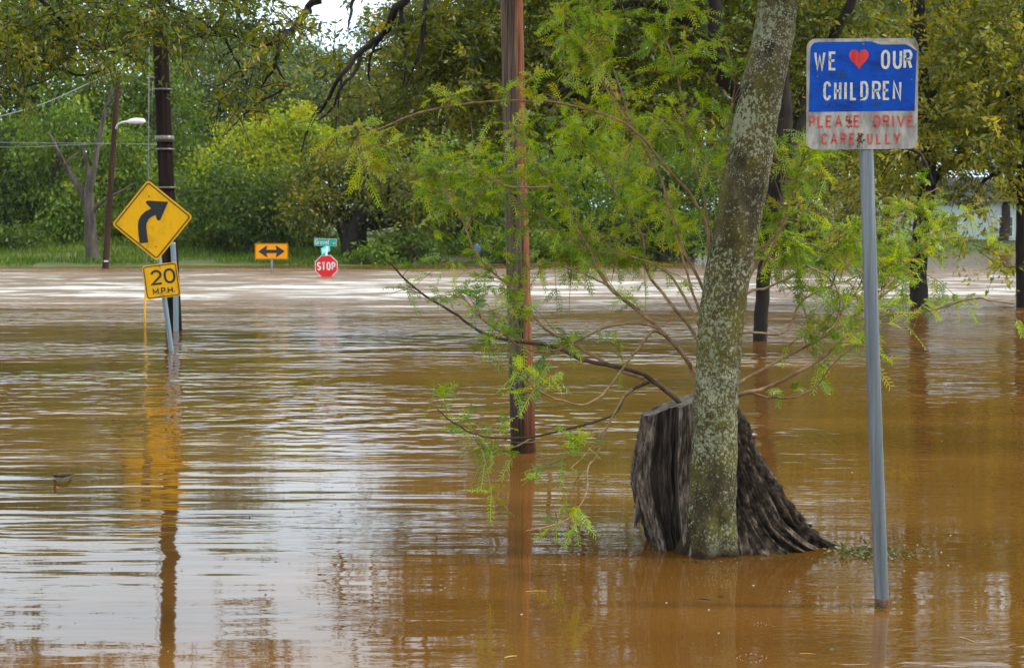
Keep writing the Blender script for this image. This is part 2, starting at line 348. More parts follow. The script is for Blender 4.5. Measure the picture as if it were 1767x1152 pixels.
def pole_material():
    m, t, o = newmat('weathered_pole_wood'); l = t.links.new
    p = nd(t, 'ShaderNodeBsdfPrincipled', Roughness=.85); p.inputs['Specular IOR Level'].default_value = .2
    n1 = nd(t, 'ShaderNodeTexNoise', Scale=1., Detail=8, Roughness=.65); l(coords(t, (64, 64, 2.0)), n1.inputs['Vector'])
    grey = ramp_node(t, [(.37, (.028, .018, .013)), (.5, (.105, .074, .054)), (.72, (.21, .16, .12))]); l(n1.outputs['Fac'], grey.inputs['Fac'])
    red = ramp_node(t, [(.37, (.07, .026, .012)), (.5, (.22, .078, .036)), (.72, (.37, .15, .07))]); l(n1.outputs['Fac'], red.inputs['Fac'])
    # red-brown on the right-hand face, darker grey-brown on the left face
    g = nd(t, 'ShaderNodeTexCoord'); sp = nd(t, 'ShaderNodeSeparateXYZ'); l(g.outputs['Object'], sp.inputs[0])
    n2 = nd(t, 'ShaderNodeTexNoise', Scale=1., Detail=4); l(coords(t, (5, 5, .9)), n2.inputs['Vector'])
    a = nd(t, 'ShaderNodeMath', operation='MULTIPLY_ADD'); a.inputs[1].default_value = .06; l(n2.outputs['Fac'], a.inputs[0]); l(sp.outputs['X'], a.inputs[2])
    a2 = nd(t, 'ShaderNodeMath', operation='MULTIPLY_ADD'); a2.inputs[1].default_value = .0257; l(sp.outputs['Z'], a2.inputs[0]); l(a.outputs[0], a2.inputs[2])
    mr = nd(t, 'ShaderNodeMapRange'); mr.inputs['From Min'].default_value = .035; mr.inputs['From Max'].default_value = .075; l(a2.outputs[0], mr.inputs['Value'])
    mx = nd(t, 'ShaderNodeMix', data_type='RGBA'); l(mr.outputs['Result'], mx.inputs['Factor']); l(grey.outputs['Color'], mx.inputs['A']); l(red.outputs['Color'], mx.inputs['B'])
    z = nd(t, 'ShaderNodeMapRange'); z.inputs['From Min'].default_value = .0; z.inputs['From Max'].default_value = .75; l(sp.outputs['Z'], z.inputs['Value'])
    wm = nd(t, 'ShaderNodeMix', data_type='RGBA', blend_type='MULTIPLY'); wm.inputs['Factor'].default_value = 1
    wr = ramp_node(t, [(.0, (.22, .17, .14)), (.25, (.45, .38, .34)), (1, (1, 1, 1))]); l(z.outputs['Result'], wr.inputs['Fac'])   # soaked foot
    l(mx.outputs['Result'], wm.inputs['A']); l(wr.outputs['Color'], wm.inputs['B']); l(wm.outputs['Result'], p.inputs['Base Color'])
    b = nd(t, 'ShaderNodeBump', Strength=1., Distance=.02); l(n1.outputs['Fac'], b.inputs['Height']); l(b.outputs[0], p.inputs['Normal'])
    l(p.outputs[0], o.inputs['Surface']); return m
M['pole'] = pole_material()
M['stump_bark'] = mk('stump_bark', [(.34, (.008, .0055, .004)), (.5, (.058, .040, .027)), (.66, (.19, .14, .10))], (24, 24, 20), rough=.8, spec=.3, bump=.02, bscale=(30, 30, 22))
M['stump_grey'] = mk('stump_weathered_wood', [(.36, (.020, .014, .010)), (.5, (.105, .078, .059)), (.64, (.25, .195, .155))], (56, 56, 13), rough=.85, bump=.02, bscale=(46, 46, 3))
M['stump_cut'] = mk('stump_sawn_wood', [(.35, (.03, .024, .02)), (.5, (.11, .092, .078)), (.66, (.22, .19, .165))], (14, 60, 14), rough=.9, bump=.01, bscale=(20, 70, 20))
M['stump_dark'] = mk('stump_hollow', [(.36, (.008, .006, .0045)), (.5, (.034, .024, .018)), (.66, (.10, .07, .052))], (38, 38, 6), rough=.9, bump=.015)

# leaf colours; the grey and lime ones have haze and sunlight painted in
LEAVES = {
 'leaf_green': ('green_leaves', [(.1, (.038, .076, .007)), (.5, (.090, .155, .012)), (.85, (.185, .24, .017)), (1, (.28, .26, .02))], .45, .018),
 'leaf_dark': ('dark_green_leaves', [(.1, (.020, .042, .005)), (.5, (.050, .088, .009)), (.9, (.12, .16, .014))], .35, .015),
 'leaf_olive': ('olive_leaves', [(.1, (.034, .046, .005)), (.5, (.095, .110, .009)), (.85, (.18, .165, .012)), (1, (.26, .17, .03))], .45, .018),
 'leaf_haze_grey': ('haze_grey_leaves', [(.1, (.050, .080, .022)), (.5, (.095, .135, .036)), (.9, (.16, .19, .05))], .4, .02),  # distance haze is put into this grey green
 'leaf_sunlit_lime': ('sunlit_lime_leaves', [(.1, (.09, .13, .006)), (.5, (.20, .25, .009)), (.9, (.34, .37, .014))], .5, .015),  # sunlight on the crown is put into this lime colour
 'leaf_pecan': ('pecan_leaves', [(.05, (.032, .052, .006)), (.45, (.098, .122, .012)), (.75, (.20, .20, .018)), (.93, (.30, .22, .025)), (1, (.33, .19, .04))], .5, .02),
 'leaf_gold': ('yellowing_leaves', [(.05, (.046, .068, .007)), (.4, (.165, .180, .014)), (.7, (.31, .29, .022)), (.9, (.47, .36, .06)), (1, (.58, .44, .18))], .5, .025),
 'leaf_mesq': ('mesquite_leaves', [(.05, (.07, .145, .009)), (.5, (.175, .29, .014)), (.85, (.33, .42, .018)), (1, (.36, .34, .02))], .48, .03),
 'grass': ('grass_blades', [(.05, (.032, .068, .008)), (.5, (.068, .125, .012)), (.9, (.17, .21, .02)), (1, (.26, .21, .07))], .35, .01),
 'litter': ('floating_leaves', [(.05, (.025, .045, .01)), (.4, (.06, .10, .015)), (.7, (.12, .10, .03)), (1, (.30, .24, .14))], .2, .02)}
for _k, _v in LEAVES.items(): M[_k] = leafmat(*_v)

# ------------------------------------------------------------------ setting: ground and water
def waterline(x):
    return 70.0 + 2.2*math.sin(x*.11+.6) + 1.1*math.sin(x*.37) + (0.0 if x < 4 else min(30.0, (x-4)*2.6))
def ground_z(x, y):
    s = y-waterline(x)
    if s < 0: z = max(-1.3, s*.10)
    elif s < 15: z = s*.055
    else: z = .825+(s-15)*.012
    if s > -4: z += .10*mnoise.noise(Vector((x*.35, y*.35, 0)))
    return z
mb = MB()
xs = np.concatenate([np.linspace(-900, -60, 12), np.linspace(-56, 56, 113), np.linspace(60, 900, 12)])
ys = np.concatenate([np.linspace(-300, 40, 12), np.linspace(44, 130, 87), np.linspace(140, 1400, 14)])
V = [(x, y, ground_z(x, y)) for y in ys for x in xs]; nx = len(xs)
mb.add(V, [(j*nx+i, j*nx+i+1, (j+1)*nx+i+1, (j+1)*nx+i) for j in range(len(ys)-1) for i in range(nx-1)])
M['soil'] = mk('bank_soil_and_turf', [(.3, (.035, .040, .012)), (.5, (.06, .085, .02)), (.7, (.12, .085, .045))], (.7, .7, .7), rough=1, bump=.05, bscale=(4, 4, 4))
setp(mb.build('ground', M['soil']), kind='structure')

def water_material():
    m, t, o = newmat('muddy_flood_water'); l = t.links.new
    p = nd(t, 'ShaderNodeBsdfPrincipled', Roughness=.035, IOR=1.333)
    p.inputs['Specular IOR Level'].default_value = .5
    geo = nd(t, 'ShaderNodeNewGeometry'); sp = nd(t, 'ShaderNodeSeparateXYZ'); l(geo.outputs['Position'], sp.inputs[0])
    def mr(src, a, b, c=0., d=1.):
        n = nd(t, 'ShaderNodeMapRange', interpolation_type='SMOOTHSTEP'); n.inputs['From Min'].default_value = a; n.inputs['From Max'].default_value = b
        n.inputs['To Min'].default_value = c; n.inputs['To Max'].default_value = d; l(src, n.inputs['Value']); return n.outputs['Result']
    def mul(a, b):
        n = nd(t, 'ShaderNodeMath', operation='MULTIPLY')
        for i, q in enumerate((a, b)):
            if isinstance(q, (int, float)): n.inputs[i].default_value = q
            else: l(q, n.inputs[i])
        return n.outputs[0]
    def add(a, b):
        n = nd(t, 'ShaderNodeMath', operation='ADD'); l(a, n.inputs[0]); l(b, n.inputs[1]); return n.outputs[0]
    def wav(sx, sy, rot, detail=2, rough=.5, dist=0.):
        mp = nd(t, 'ShaderNodeMapping'); mp.inputs['Rotation'].default_value = (0, 0, R(rot)); mp.inputs['Scale'].default_value = (sx, sy, 1)
        l(geo.outputs['Position'], mp.inputs['Vector'])
        n = nd(t, 'ShaderNodeTexNoise', Scale=1., Detail=detail, Roughness=rough, Distortion=dist); l(mp.outputs[0], n.inputs['Vector'])
        return n.outputs['Fac']
    Yp = sp.outputs['Y']; Xp = sp.outputs['X']
    # where the water is lively: left of the pole, calmer to the right of the stump
    lat = nd(t, 'ShaderNodeMath', operation='DIVIDE'); l(Xp, lat.inputs[0]); l(Yp, lat.inputs[1])
    calm = mr(lat.outputs[0], -.10, .06, 1., .40)
    patch = mr(wav(.16, .32, 12, 2), .35, .65, .45, 1.25)
    near = mul(mul(calm, patch), mul(mr(Yp, 9.5, 16, 1., .15), mr(Yp, 6.4, 8.4, .7, 1.)))
    h = mul(mul(wav(.46, 2.5, 5, 2), near), .014)
    h = add(h, mul(mul(wav(1.1, 6.0, -5, 2), near), .0045))
    h = add(h, mul(mul(wav(5, 17, 3, 2), mr(wav(.35, .7, 30, 2), .40, .62)), .0019))
    mid = mul(mul(mr(Yp, 9.5, 17), mr(Yp, 17, 27, 1., 1.7)), mr(wav(.09, .22, -8, 2), .40, .62, .35, 1.5))
    h = add(h, mul(mul(wav(2.0, 3.2, -3, 2, .5), mid), .034))
    h = add(h, mul(mul(wav(3.2, 9.0, 5, 2, .5), mid), .004))
    h = add(h, mul(mul(wav(.8, 1.5, 4, 2, .5), mul(mr(Yp, 17, 23), mr(wav(.12, .2, 20, 2), .38, .6, .3, 1.3))), .055))
    yj = add(Yp, mul(mr(wav(.12, .3, 9, 5, .7), .2, .8, -1, 1), 5.0)); Yp = yj
    cur = mul(mr(Yp, 31, 38), mr(Yp, 58, 66, 1., .0)); curf = mul(mr(Yp, 32, 38), mr(Yp, 42, 60, 1., .1))
    h = add(h, mul(mul(wav(.16, .8, 2, 3, .6), cur), .42))
    h = add(h, mul(mul(wav(1.0, 2.6, -4, 3, .6), cur), .10))
    b = nd(t, 'ShaderNodeBump', Strength=1., Distance=1.); l(h, b.inputs['Height']); l(b.outputs[0], p.inputs['Normal'])
    # silt: slightly different browns carried in streaks, with foam and sky reflection painted as pale streaks in the current
    r = ramp_node(t, [(.3, (.078, .035, .0068)), (.5, (.110, .0485, .0092)), (.72, (.142, .065, .0135))]); l(wav(.22, .7, 6, 5, .6), r.inputs['Fac'])
    mx = nd(t, 'ShaderNodeMix', data_type='RGBA'); mx.inputs['B'].default_value = (.56, .54, .50, 1)
    foam_sky = mul(mr(add(wav(.34, .52, 2, 6, .70, .8), mul(curf, .09)), .545, .69), mul(cur, .8)); l(foam_sky, mx.inputs['Factor']); l(r.outputs['Color'], mx.inputs['A'])
    l(mx.outputs['Result'], p.inputs['Base Color']); l(add(mul(cur, .16), mr(Yp, 14, 28, .03, .13)), p.inputs['Roughness']); l(p.outputs[0], o.inputs['Surface']); return m
mb = MB()
wx = np.linspace(-400, 400, 41); wy = np.concatenate([np.linspace(-200, 0, 6), np.linspace(10, 130, 25)])
mb.add([(x, y, 0) for y in wy for x in wx], [(j*41+i, j*41+i+1, (j+1)*41+i+1, (j+1)*41+i) for j in range(len(wy)-1) for i in range(40)])
setp(mb.build('flood_water', water_material()), kind='structure')

# ------------------------------------------------------------------ foliage helpers
def unit(v): return v/(np.linalg.norm(v, axis=-1, keepdims=True)+1e-9)
def leaf_quads(P, D, Ln, Wd):
    """rhombic leaves at P growing along D"""
    n = len(P); D = unit(D); S = unit(np.cross(D, rng.normal(size=(n, 3)))); N = np.cross(S, D)
    Ln = np.broadcast_to(Ln, (n,))[:, None]; Wd = np.broadcast_to(Wd, (n,))[:, None]
    V = np.empty((n, 4, 3)); mid = P+D*Ln*.45
    V[:, 0] = P; V[:, 1] = mid+S*Wd*.5+N*Wd*.12; V[:, 2] = P+D*Ln; V[:, 3] = mid-S*Wd*.5+N*Wd*.12
    return V
def crown_leaves(lobes, dens, size, aspect=.55, droop=.35, clump=.38, shell=.35):
    """lobes: (centre, (rx, ry, rz)) -> quads, tints"""
    Vs, Ts = [], []
    for c, r in lobes:
        c, r = np.array(c), np.array(r)
        nc = max(10, int(dens*24*(r[0]*r[2]+r[1]*r[2]+r[0]*r[1])/3))
        d = unit(rng.normal(size=(nc, 3))); rad = (shell+(1-shell)*rng.random(nc)**.6)*(1+.22*rng.normal(size=nc))
        cc = c+d*rad[:, None]*r
        nl = 24; P = np.repeat(cc, nl, 0); cl = clump*np.repeat(rng.uniform(.5, 1.35, nc), nl)[:, None]
        P = P+rng.normal(size=P.shape)*cl*np.array([1, 1, .62]); n = len(P)
        D = rng.normal(size=(n, 3)); D[:, 2] -= droop*2; out = unit(P-c); D += out*.5
        s = size*1.3*rng.uniform(.6, 1.35, n)
        Vs.append(leaf_quads(P, D, s, s*aspect))
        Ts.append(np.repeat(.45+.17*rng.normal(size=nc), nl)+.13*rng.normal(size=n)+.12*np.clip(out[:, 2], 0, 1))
    return np.concatenate(Vs), np.concatenate(Ts)
def pinnae(P, D, Ln, pairs, ll, lw, droop=.6, back=.0):
    """feather leaves: rachis from P along D (bending down), with paired narrow leaflets"""
    n = len(P); D = unit(D); side = unit(np.cross(D, np.array([0, 0, 1.])+.5*rng.normal(size=(n, 3))))
    Ln = np.broadcast_to(Ln, (n,))[:, None]; Vs = []; T = []
    base_t = .48+.26*rng.normal(size=n)
    dn = np.array([0, 0, -1.])
    def pos(s): return P+D*Ln*s+dn*Ln*droop*s*s*.5
    # rachis as thin ribbon
    prev = pos(0.)
    for s in (.34, .67, 1.):
        q = pos(s); V = np.empty((n, 4, 3)); w = lw*.35
        V[:, 0] = prev-side*w; V[:, 1] = prev+side*w; V[:, 2] = q+side*w; V[:, 3] = q-side*w; Vs.append(V); T.append(base_t+.2); prev = q
    for k in range(pairs):
        s = .12+.88*k/(pairs-1); c = pos(s); tang = unit(D+dn*droop*s)
        for sg in (-1, 1):
            d = unit(side*sg*1.0+tang*.55+dn*.18*rng.random((n, 1))+.14*rng.normal(size=(n, 3)))
            l = ll*(1-.5*abs(s-.5)**1.2)*rng.uniform(.8, 1.15, n)
            Nn = unit(np.cross(d, tang)+.25*rng.normal(size=(n, 3))); S = np.cross(d, Nn); S = unit(S)
            V = np.empty((n, 4, 3)); m = c+d*l[:, None]*.5
            V[:, 0] = c; V[:, 1] = m+S*lw*.5; V[:, 2] = c+d*l[:, None]+dn*l[:, None]*.1; V[:, 3] = m-S*lw*.5
            Vs.append(V); T.append(base_t+.08*rng.normal(size=n))
    return np.concatenate(Vs), np.concatenate(T)

# ------------------------------------------------------------------ far trees on the bank
BANK = 'trees along the far bank'
def far_tree(label, px, Y, lobes, leaf, name='bank_tree', bark='bark_far', tr=.28, dens=1., size=.17, lean=0., cat='tree', trunk_px=None, clump=.42, droop=.4, group=BANK, z0=None):
    """lobes in photo pixels at depth Y: (px, py, rx, ry)"""
    x = at(px, 400, Y).x; z = ground_z(x, Y)-.15 if z0 is None else z0; base = Vector((x, Y, z))
    t = thing(name, base, label, cat, group); k = mpp(Y); L3 = []
    for q in lobes:
        c = at(q[0], q[1], Y+(q[4] if len(q) > 4 else rng.uniform(-1.2, 1.2))); rx, rz = q[2]*k, q[3]*k
        L3.append((tuple(c), (rx, max(1.0, .85*min(rx, rz*1.3)), rz)))
    # trunk with limbs to each lobe
    mb = MB(); ctr = np.mean([l[0] for l in L3], 0); lo = min(l[0][2]-l[1][2] for l in L3)
    fork = np.array([base.x*.6+ctr[0]*.4+lean, Y, max(z+.8, min(lo+.6, z+2.6))])
    P, r = smooth_path([base, (np.array(base)*.5+fork*.5)+np.array([.1, 0, 0]), fork], [tr*1.25, tr, tr*.85], 4); tube(mb, P, r, 9)
    for c, rr in L3:
        c = np.array(c); m = fork*.5+c*.5+np.array([rng.normal()*.3, rng.normal()*.3, -.1])
        P, r = smooth_path([fork-np.array([0, 0, .15]), m, c+np.array([0, 0, rr[2]*.4])], [tr*.6, tr*.36, .02], 4); tube(mb, P, r, 6)
        for _ in range(5):
            e = c+unit(rng.normal(size=3))*np.array(rr)*.8; P, r = smooth_path([m, (m+e)/2+rng.normal(size=3)*.25, e], [tr*.22, tr*.14, .012], 3); tube(mb, P, r, 5)
    mb.build('trunk', M[bark], t)
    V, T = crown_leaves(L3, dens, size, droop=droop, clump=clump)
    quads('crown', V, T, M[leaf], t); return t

# back wall of woodland, far behind the bank
far_tree('grey green tree with haze put into its leaf colour, filling the far background behind the left pole', 395, 112, [(380, 150, 120, 70), (330, 240, 100, 90), (470, 175, 90, 80), (430, 290, 120, 90), (320, 330, 100, 80)], 'leaf_haze_grey', tr=.3, dens=.95, size=.24, clump=.6)
far_tree('rounded tree paled by haze put into its leaf colour, under the sky gap at the top of the picture', 520, 118, [(500, 110, 70, 45), (570, 130, 70, 60), (620, 190, 80, 80), (540, 220, 90, 80)], 'leaf_haze_grey', tr=.3, dens=.95, size=.24, clump=.6)
far_tree('tall green background tree behind the street lamp', 215, 104, [(190, 150, 110, 70), (270, 200, 80, 80), (150, 240, 110, 90), (260, 310, 100, 90), (170, 350, 110, 80)], 'leaf_green', tr=.3, dens=1., size=.22, clump=.55)
far_tree('tall dark tree at the left picture edge behind the bank', 20, 98, [(10, 110, 100, 80), (70, 160, 70, 80), (-10, 250, 110, 110), (60, 340, 100, 90), (-60, 350, 90, 90)], 'leaf_dark', tr=.3, dens=1.1, size=.2, clump=.5)
far_tree('dark background tree behind the spreading oak', 690, 104, [(660, 200, 90, 90), (740, 160, 90, 90), (700, 300, 130, 100), (800, 250, 100, 110)], 'leaf_olive', tr=.32, dens=1.1, size=.21, clump=.55)
far_tree('green background tree behind the centre utility pole', 880, 106, [(850, 170, 100, 100), (930, 120, 110, 100), (890, 290, 120, 110), (980, 250, 110, 110)], 'leaf_green', tr=.32, dens=1.1, size=.21, clump=.55)
far_tree('dark green background tree behind the mesquite shrub', 1090, 104, [(1060, 150, 110, 110), (1150, 110, 100, 100), (1080, 290, 120, 110), (1180, 260, 110, 120)], 'leaf_green', tr=.32, dens=1.1, size=.21, clump=.55)
far_tree('olive background tree behind the lichen covered trunk', 1300, 106, [(1270, 140, 110, 110), (1360, 110, 110, 100), (1300, 280, 110, 110), (1400, 250, 90, 110)], 'leaf_olive', tr=.32, dens=1.1, size=.21, clump=.55)
far_tree('olive background tree above the pale house', 1520, 112, [(1470, 140, 110, 110), (1570, 110, 120, 100), (1520, 240, 110, 80), (1640, 190, 100, 80)], 'leaf_olive', tr=.32, dens=1., size=.22, clump=.55)
far_tree('dull green background tree at the right picture edge', 1730, 112, [(1690, 120, 110, 90), (1780, 150, 100, 110), (1800, 260, 90, 70), (1730, 230, 80, 60)], 'leaf_olive', tr=.32, dens=1., size=.22, clump=.55)
far_tree('tall mixed green tree behind the dead tree, top left', 130, 116, [(60, 40, 90, 60), (160, 20, 90, 60), (250, 60, 90, 60), (350, 70, 80, 60), (-40, 30, 90, 70), (440, 90, 50, 50), (90, -60, 60, 40), (400, -20, 60, 40), (220, -70, 60, 36)], 'leaf_green', tr=.3, dens=.9, size=.24, clump=.6)
far_tree('tall olive background tree closing the top right of the sky gap', 760, 122, [(700, 60, 70, 70), (790, 20, 90, 70), (880, 10, 90, 70), (980, 30, 90, 70)], 'leaf_olive', tr=.3, dens=.95, size=.24, clump=.6)
far_tree('tall green background tree behind the top of the shrub', 1130, 122, [(1060, 10, 90, 70), (1160, 0, 90, 70), (1260, 20, 90, 70)], 'leaf_green', tr=.3, dens=.95, size=.24, clump=.6)
far_tree('tall yellowish background tree behind the blue sign', 1460, 122, [(1360, 10, 90, 70), (1460, 0, 90, 70), (1570, 10, 90, 70)], 'leaf_olive', tr=.3, dens=.95, size=.24, clump=.6)
far_tree('tall dull background tree behind the trunk at the right edge', 1720, 122, [(1660, 20, 90, 70), (1760, 10, 90, 70), (1850, 30, 90, 80)], 'leaf_olive', tr=.3, dens=.95, size=.24, clump=.6)
# bank front row
far_tree('dark green willowy tree with foliage to the ground, left edge of the bank', 30, 84, [(20, 260, 80, 70), (-20, 330, 70, 70), (70, 330, 60, 70), (20, 390, 90, 40)], 'leaf_dark', tr=.22, dens=1.3, size=.19, droop=.8)
far_tree('fresh green drooping tree just left of the dead tree', 105, 82, [(110, 220, 60, 60), (90, 300, 60, 70), (130, 350, 50, 60), (110, 395, 60, 32)], 'leaf_green', tr=.2, dens=1.35, size=.18, droop=.8)
far_tree('green bushy tree between street lamp pole and warning sign', 228, 84, [(215, 260, 50, 60), (245, 330, 50, 60), (215, 380, 60, 40), (262, 385, 40, 40)], 'leaf_green', tr=.2, dens=1.25, size=.18, droop=.6)
far_tree('tree crown with sunlight put into its lime green leaf colour, left of the sky gap', 480, 80, [(520, 215, 55, 45), (470, 250, 70, 50), (410, 265, 50, 45), (550, 265, 60, 50), (380, 305, 60, 40), (470, 310, 90, 45)], 'leaf_sunlit_lime', tr=.25, dens=1.25, size=.18)
far_tree('low dark spreading tree behind the two way arrow sign', 430, 76, [(370, 320, 60, 50), (430, 345, 70, 50), (500, 340, 70, 50), (360, 390, 60, 32), (450, 390, 70, 30)], 'leaf_dark', tr=.22, dens=1.4, size=.17)
t_oak = far_tree('broad dark oak with forked black trunk behind the stop sign', 608, 73, [(560, 300, 80, 50), (640, 290, 90, 60), (700, 330, 80, 50), (540, 360, 60, 40), (620, 345, 80, 36), (740, 370, 50, 40)], 'leaf_olive', bark='bark_dark', tr=.42, dens=1.35, size=.17)
mb = MB()
for pts, r in (([(612, 468), (604, 420), (618, 380), (640, 365), (720, 352)], [.55, .42, .34, .28, .12]), ([(604, 425), (590, 390), (560, 370), (540, 345)], [.4, .3, .2, .1]), ([(612, 400), (625, 350), (632, 300)], [.34, .25, .12])):
    P, rr = smooth_path([at(a, b, 72.5) for a, b in pts], r, 5); tube(mb, P, rr, 8)
mb.build('limb', M['bark_dark'], t_oak)
far_tree('leafy green bush at the water edge right of the oak trunk', 645, 70.5, [(650, 440, 40, 22), (620, 452, 22, 14), (680, 446, 30, 18)], 'leaf_green', name='bank_bush', cat='bush', tr=.06, dens=1.8, size=.16, clump=.25, group='bushes along the far bank')
far_tree('mid green tree right of the oak on the bank', 800, 76, [(780, 300, 70, 60), (840, 330, 70, 60), (760, 380, 60, 40), (830, 395, 70, 34)], 'leaf_green', tr=.22, dens=1.3, size=.17)
far_tree('dense green tree on the bank behind the centre pole and shrub', 960, 78, [(930, 290, 70, 60), (1000, 320, 80, 60), (930, 380, 70, 40), (1020, 390, 80, 36)], 'leaf_green', tr=.22, dens=1.3, size=.17)
far_tree('dark tree on the bank left of the lichen covered trunk', 1140, 79, [(1110, 300, 80, 60), (1180, 330, 80, 60), (1120, 385, 80, 36), (1200, 395, 70, 32)], 'leaf_dark', tr=.22, dens=1.3, size=.17)
far_tree('olive tree on the bank right of the lichen covered trunk', 1350, 80, [(1310, 310, 80, 60), (1390, 330, 70, 60), (1330, 390, 70, 34), (1410, 395, 40, 30)], 'leaf_olive', tr=.22, dens=1.3, size=.17)
for i, (px, lab) in enumerate(((15, 'dark weedy bush at far left under the bank trees'), (330, 'bright weedy bush right of the warning sign pole'), (400, 'ragged low bush left of the two way arrow sign'), (520, 'low bush between arrow sign and stop sign'), (770, 'low bush below the green bank tree'), (1050, 'low bush on the bank behind the shrub stems'), (1240, 'low bush behind the lichen covered trunk'))):
    Y = 77+rng.uniform(-1, 2)
    far_tree(lab, px, Y, [(px-26, 408, 30, 18), (px+14, 404, 36, 20), (px+40, 414, 24, 14)], ['leaf_dark', 'leaf_green', 'leaf_olive'][i % 3], name='bank_bush', cat='bush', tr=.05, dens=1.7, size=.16, clump=.3, group='bushes along the far bank')

for px, lab, lf in ((705, 'dark bush hanging to the water left of the centre pole', 'leaf_dark'), (850, 'dark bush at the water edge just behind the centre pole', 'leaf_dark'), (930, 'green bush at the water edge right of the centre pole', 'leaf_green'), (1010, 'olive bush at the water edge behind the shrub', 'leaf_olive'), (1130, 'dark bush at the water edge left of the lichen covered trunk', 'leaf_dark'), (1330, 'olive bush at the water edge right of the lichen covered trunk', 'leaf_olive'), (1420, 'small green bush in the water left of the grey sign post', 'leaf_green')):
    Y = waterline(at(px, 440, 76).x)+1.0
    far_tree(lab, px, Y, [(px-24, 425, 34, 22), (px+16, 420, 36, 24), (px+44, 432, 24, 14)], lf, name='bank_bush', cat='bush', tr=.05, dens=1.7, size=.16, clump=.3, group='bushes along the far bank')
# grass on the bank
n = 42000; gx = rng.uniform(-32, 32, n); s = rng.random(n)**1.3*15+.1
gy = np.array([waterline(x) for x in gx])+s; gz = np.array([ground_z(x, y) for x, y in zip(gx, gy)])
keep = (gz > -.03) & ((gx < -4.5) | (rng.random(n) < .22)) & (np.array([mnoise.noise(Vector((a*.4, b*.6, 5))) for a, b in zip(gx, gy)]) > -.38+.25*(s < 2)); P = np.stack([gx, gy, gz], 1)[keep]; n = len(P); D = rng.normal(size=(n, 3))*.35; D[:, 2] = 1
h = rng.uniform(.14, .42, n)*(1+.6*np.array([mnoise.noise(Vector((a*.5, b*.5, 3))) for a, b in P[:, :2]]))
V = leaf_quads(P, D, h, .045); tt = .45+.2*rng.normal(size=n)+.3*np.array([mnoise.noise(Vector((a*.25, b*.4, 9))) for a, b in P[:, :2]])
setp(quads('bank_grass', V, tt, M['grass']), kind='stuff', label='green grass and weeds growing on the far bank', cat='grass')

# ------------------------------------------------------------------ pale house on the right bank
def house():
    Y = 112.0; k = mpp(Y); a, b = at(1456, 400, Y), at(1790, 400, Y); z0, z1 = ground_z(a.x, Y)-.2, at(0, 345, Y).z
    t = thing('house', (a.x, Y, z0), 'pale green sided house seen through the foliage on the right bank', 'house')
    mb = MB(); box(mb, ((a.x+b.x)/2, Y+3, (z0+z1)/2), (b.x-a.x, 6, z1-z0)); mb.build('wall', M['siding'], t, smooth=False)
    mb = MB(); x0, x1 = a.x-.5, b.x+.5; zr = z1+1.5
    Vv = [(x0, Y-.6, z1-.12), (x1, Y-.6, z1-.12), (x1, Y+3, zr), (x0, Y+3, zr), (x0, Y+6.6, z1-.12), (x1, Y+6.6, z1-.12)]
    Vl = [(p[0], p[1], p[2]+.16) for p in Vv]
    mb.add(Vv+Vl, [(0, 3, 2, 1), (3, 4, 5, 2), (6, 7, 8, 9), (9, 8, 11, 10), (0, 1, 7, 6), (4, 10, 11, 5), (0, 6, 9, 3), (3, 9, 10, 4), (1, 2, 8, 7), (2, 5, 11, 8)])
    mb.build('roof', M['roof'], t, smooth=False)
    mb = MB(); c = at(1476, 400, Y); box(mb, (c.x, Y-.5, z0+.45), (2.0, 1.0, .9)); mb.build('porch', M['porch'], t, smooth=False)
    for px in (1530, 1640, 1735):
        c = at(px, 396, Y); f = MB()
        for dx, dz, w, h in ((-.5, 0, .1, 1.5), (.5, 0, .1, 1.5), (0, .7, .9, .1), (0, -.7, .9, .1), (0, 0, .9, .05)): box(f, (c.x+dx, Y-.03, c.z+.2+dz), (w, .08, h))
        wdw = f.build('window', M['sign_white'], t, smooth=False)
        g = MB(); box(g, (c.x, Y-.01, c.z+.2), (.9, .03, 1.3)); g.build('pane', M['glass'], wdw, smooth=False)
house()

# ------------------------------------------------------------------ poles, lamp, wires
def ringband(mb, p, r, h, sides=16): tube(mb, [Vector(p)-Vector((0, 0, h/2)), Vector(p)+Vector((0, 0, h/2))], r, sides)
# centre utility pole
b = gp(903, 782); Y = b.y+.09
t = thing('utility_pole', (b.x, Y, 0), 'thick bare wooden utility pole standing in the water at picture centre', 'utility pole')
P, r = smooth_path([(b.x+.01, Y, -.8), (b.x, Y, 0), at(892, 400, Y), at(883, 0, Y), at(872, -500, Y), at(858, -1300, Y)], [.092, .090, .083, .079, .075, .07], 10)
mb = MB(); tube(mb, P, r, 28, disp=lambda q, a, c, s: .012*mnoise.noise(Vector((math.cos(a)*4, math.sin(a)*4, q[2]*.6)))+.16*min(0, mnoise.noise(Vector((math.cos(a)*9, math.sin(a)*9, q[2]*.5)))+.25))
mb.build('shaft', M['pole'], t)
mb = MB(); ringband(mb, (b.x, Y, .075), .0935, .012, 24); mb.build('waterline_band', M['driftwood'], t)
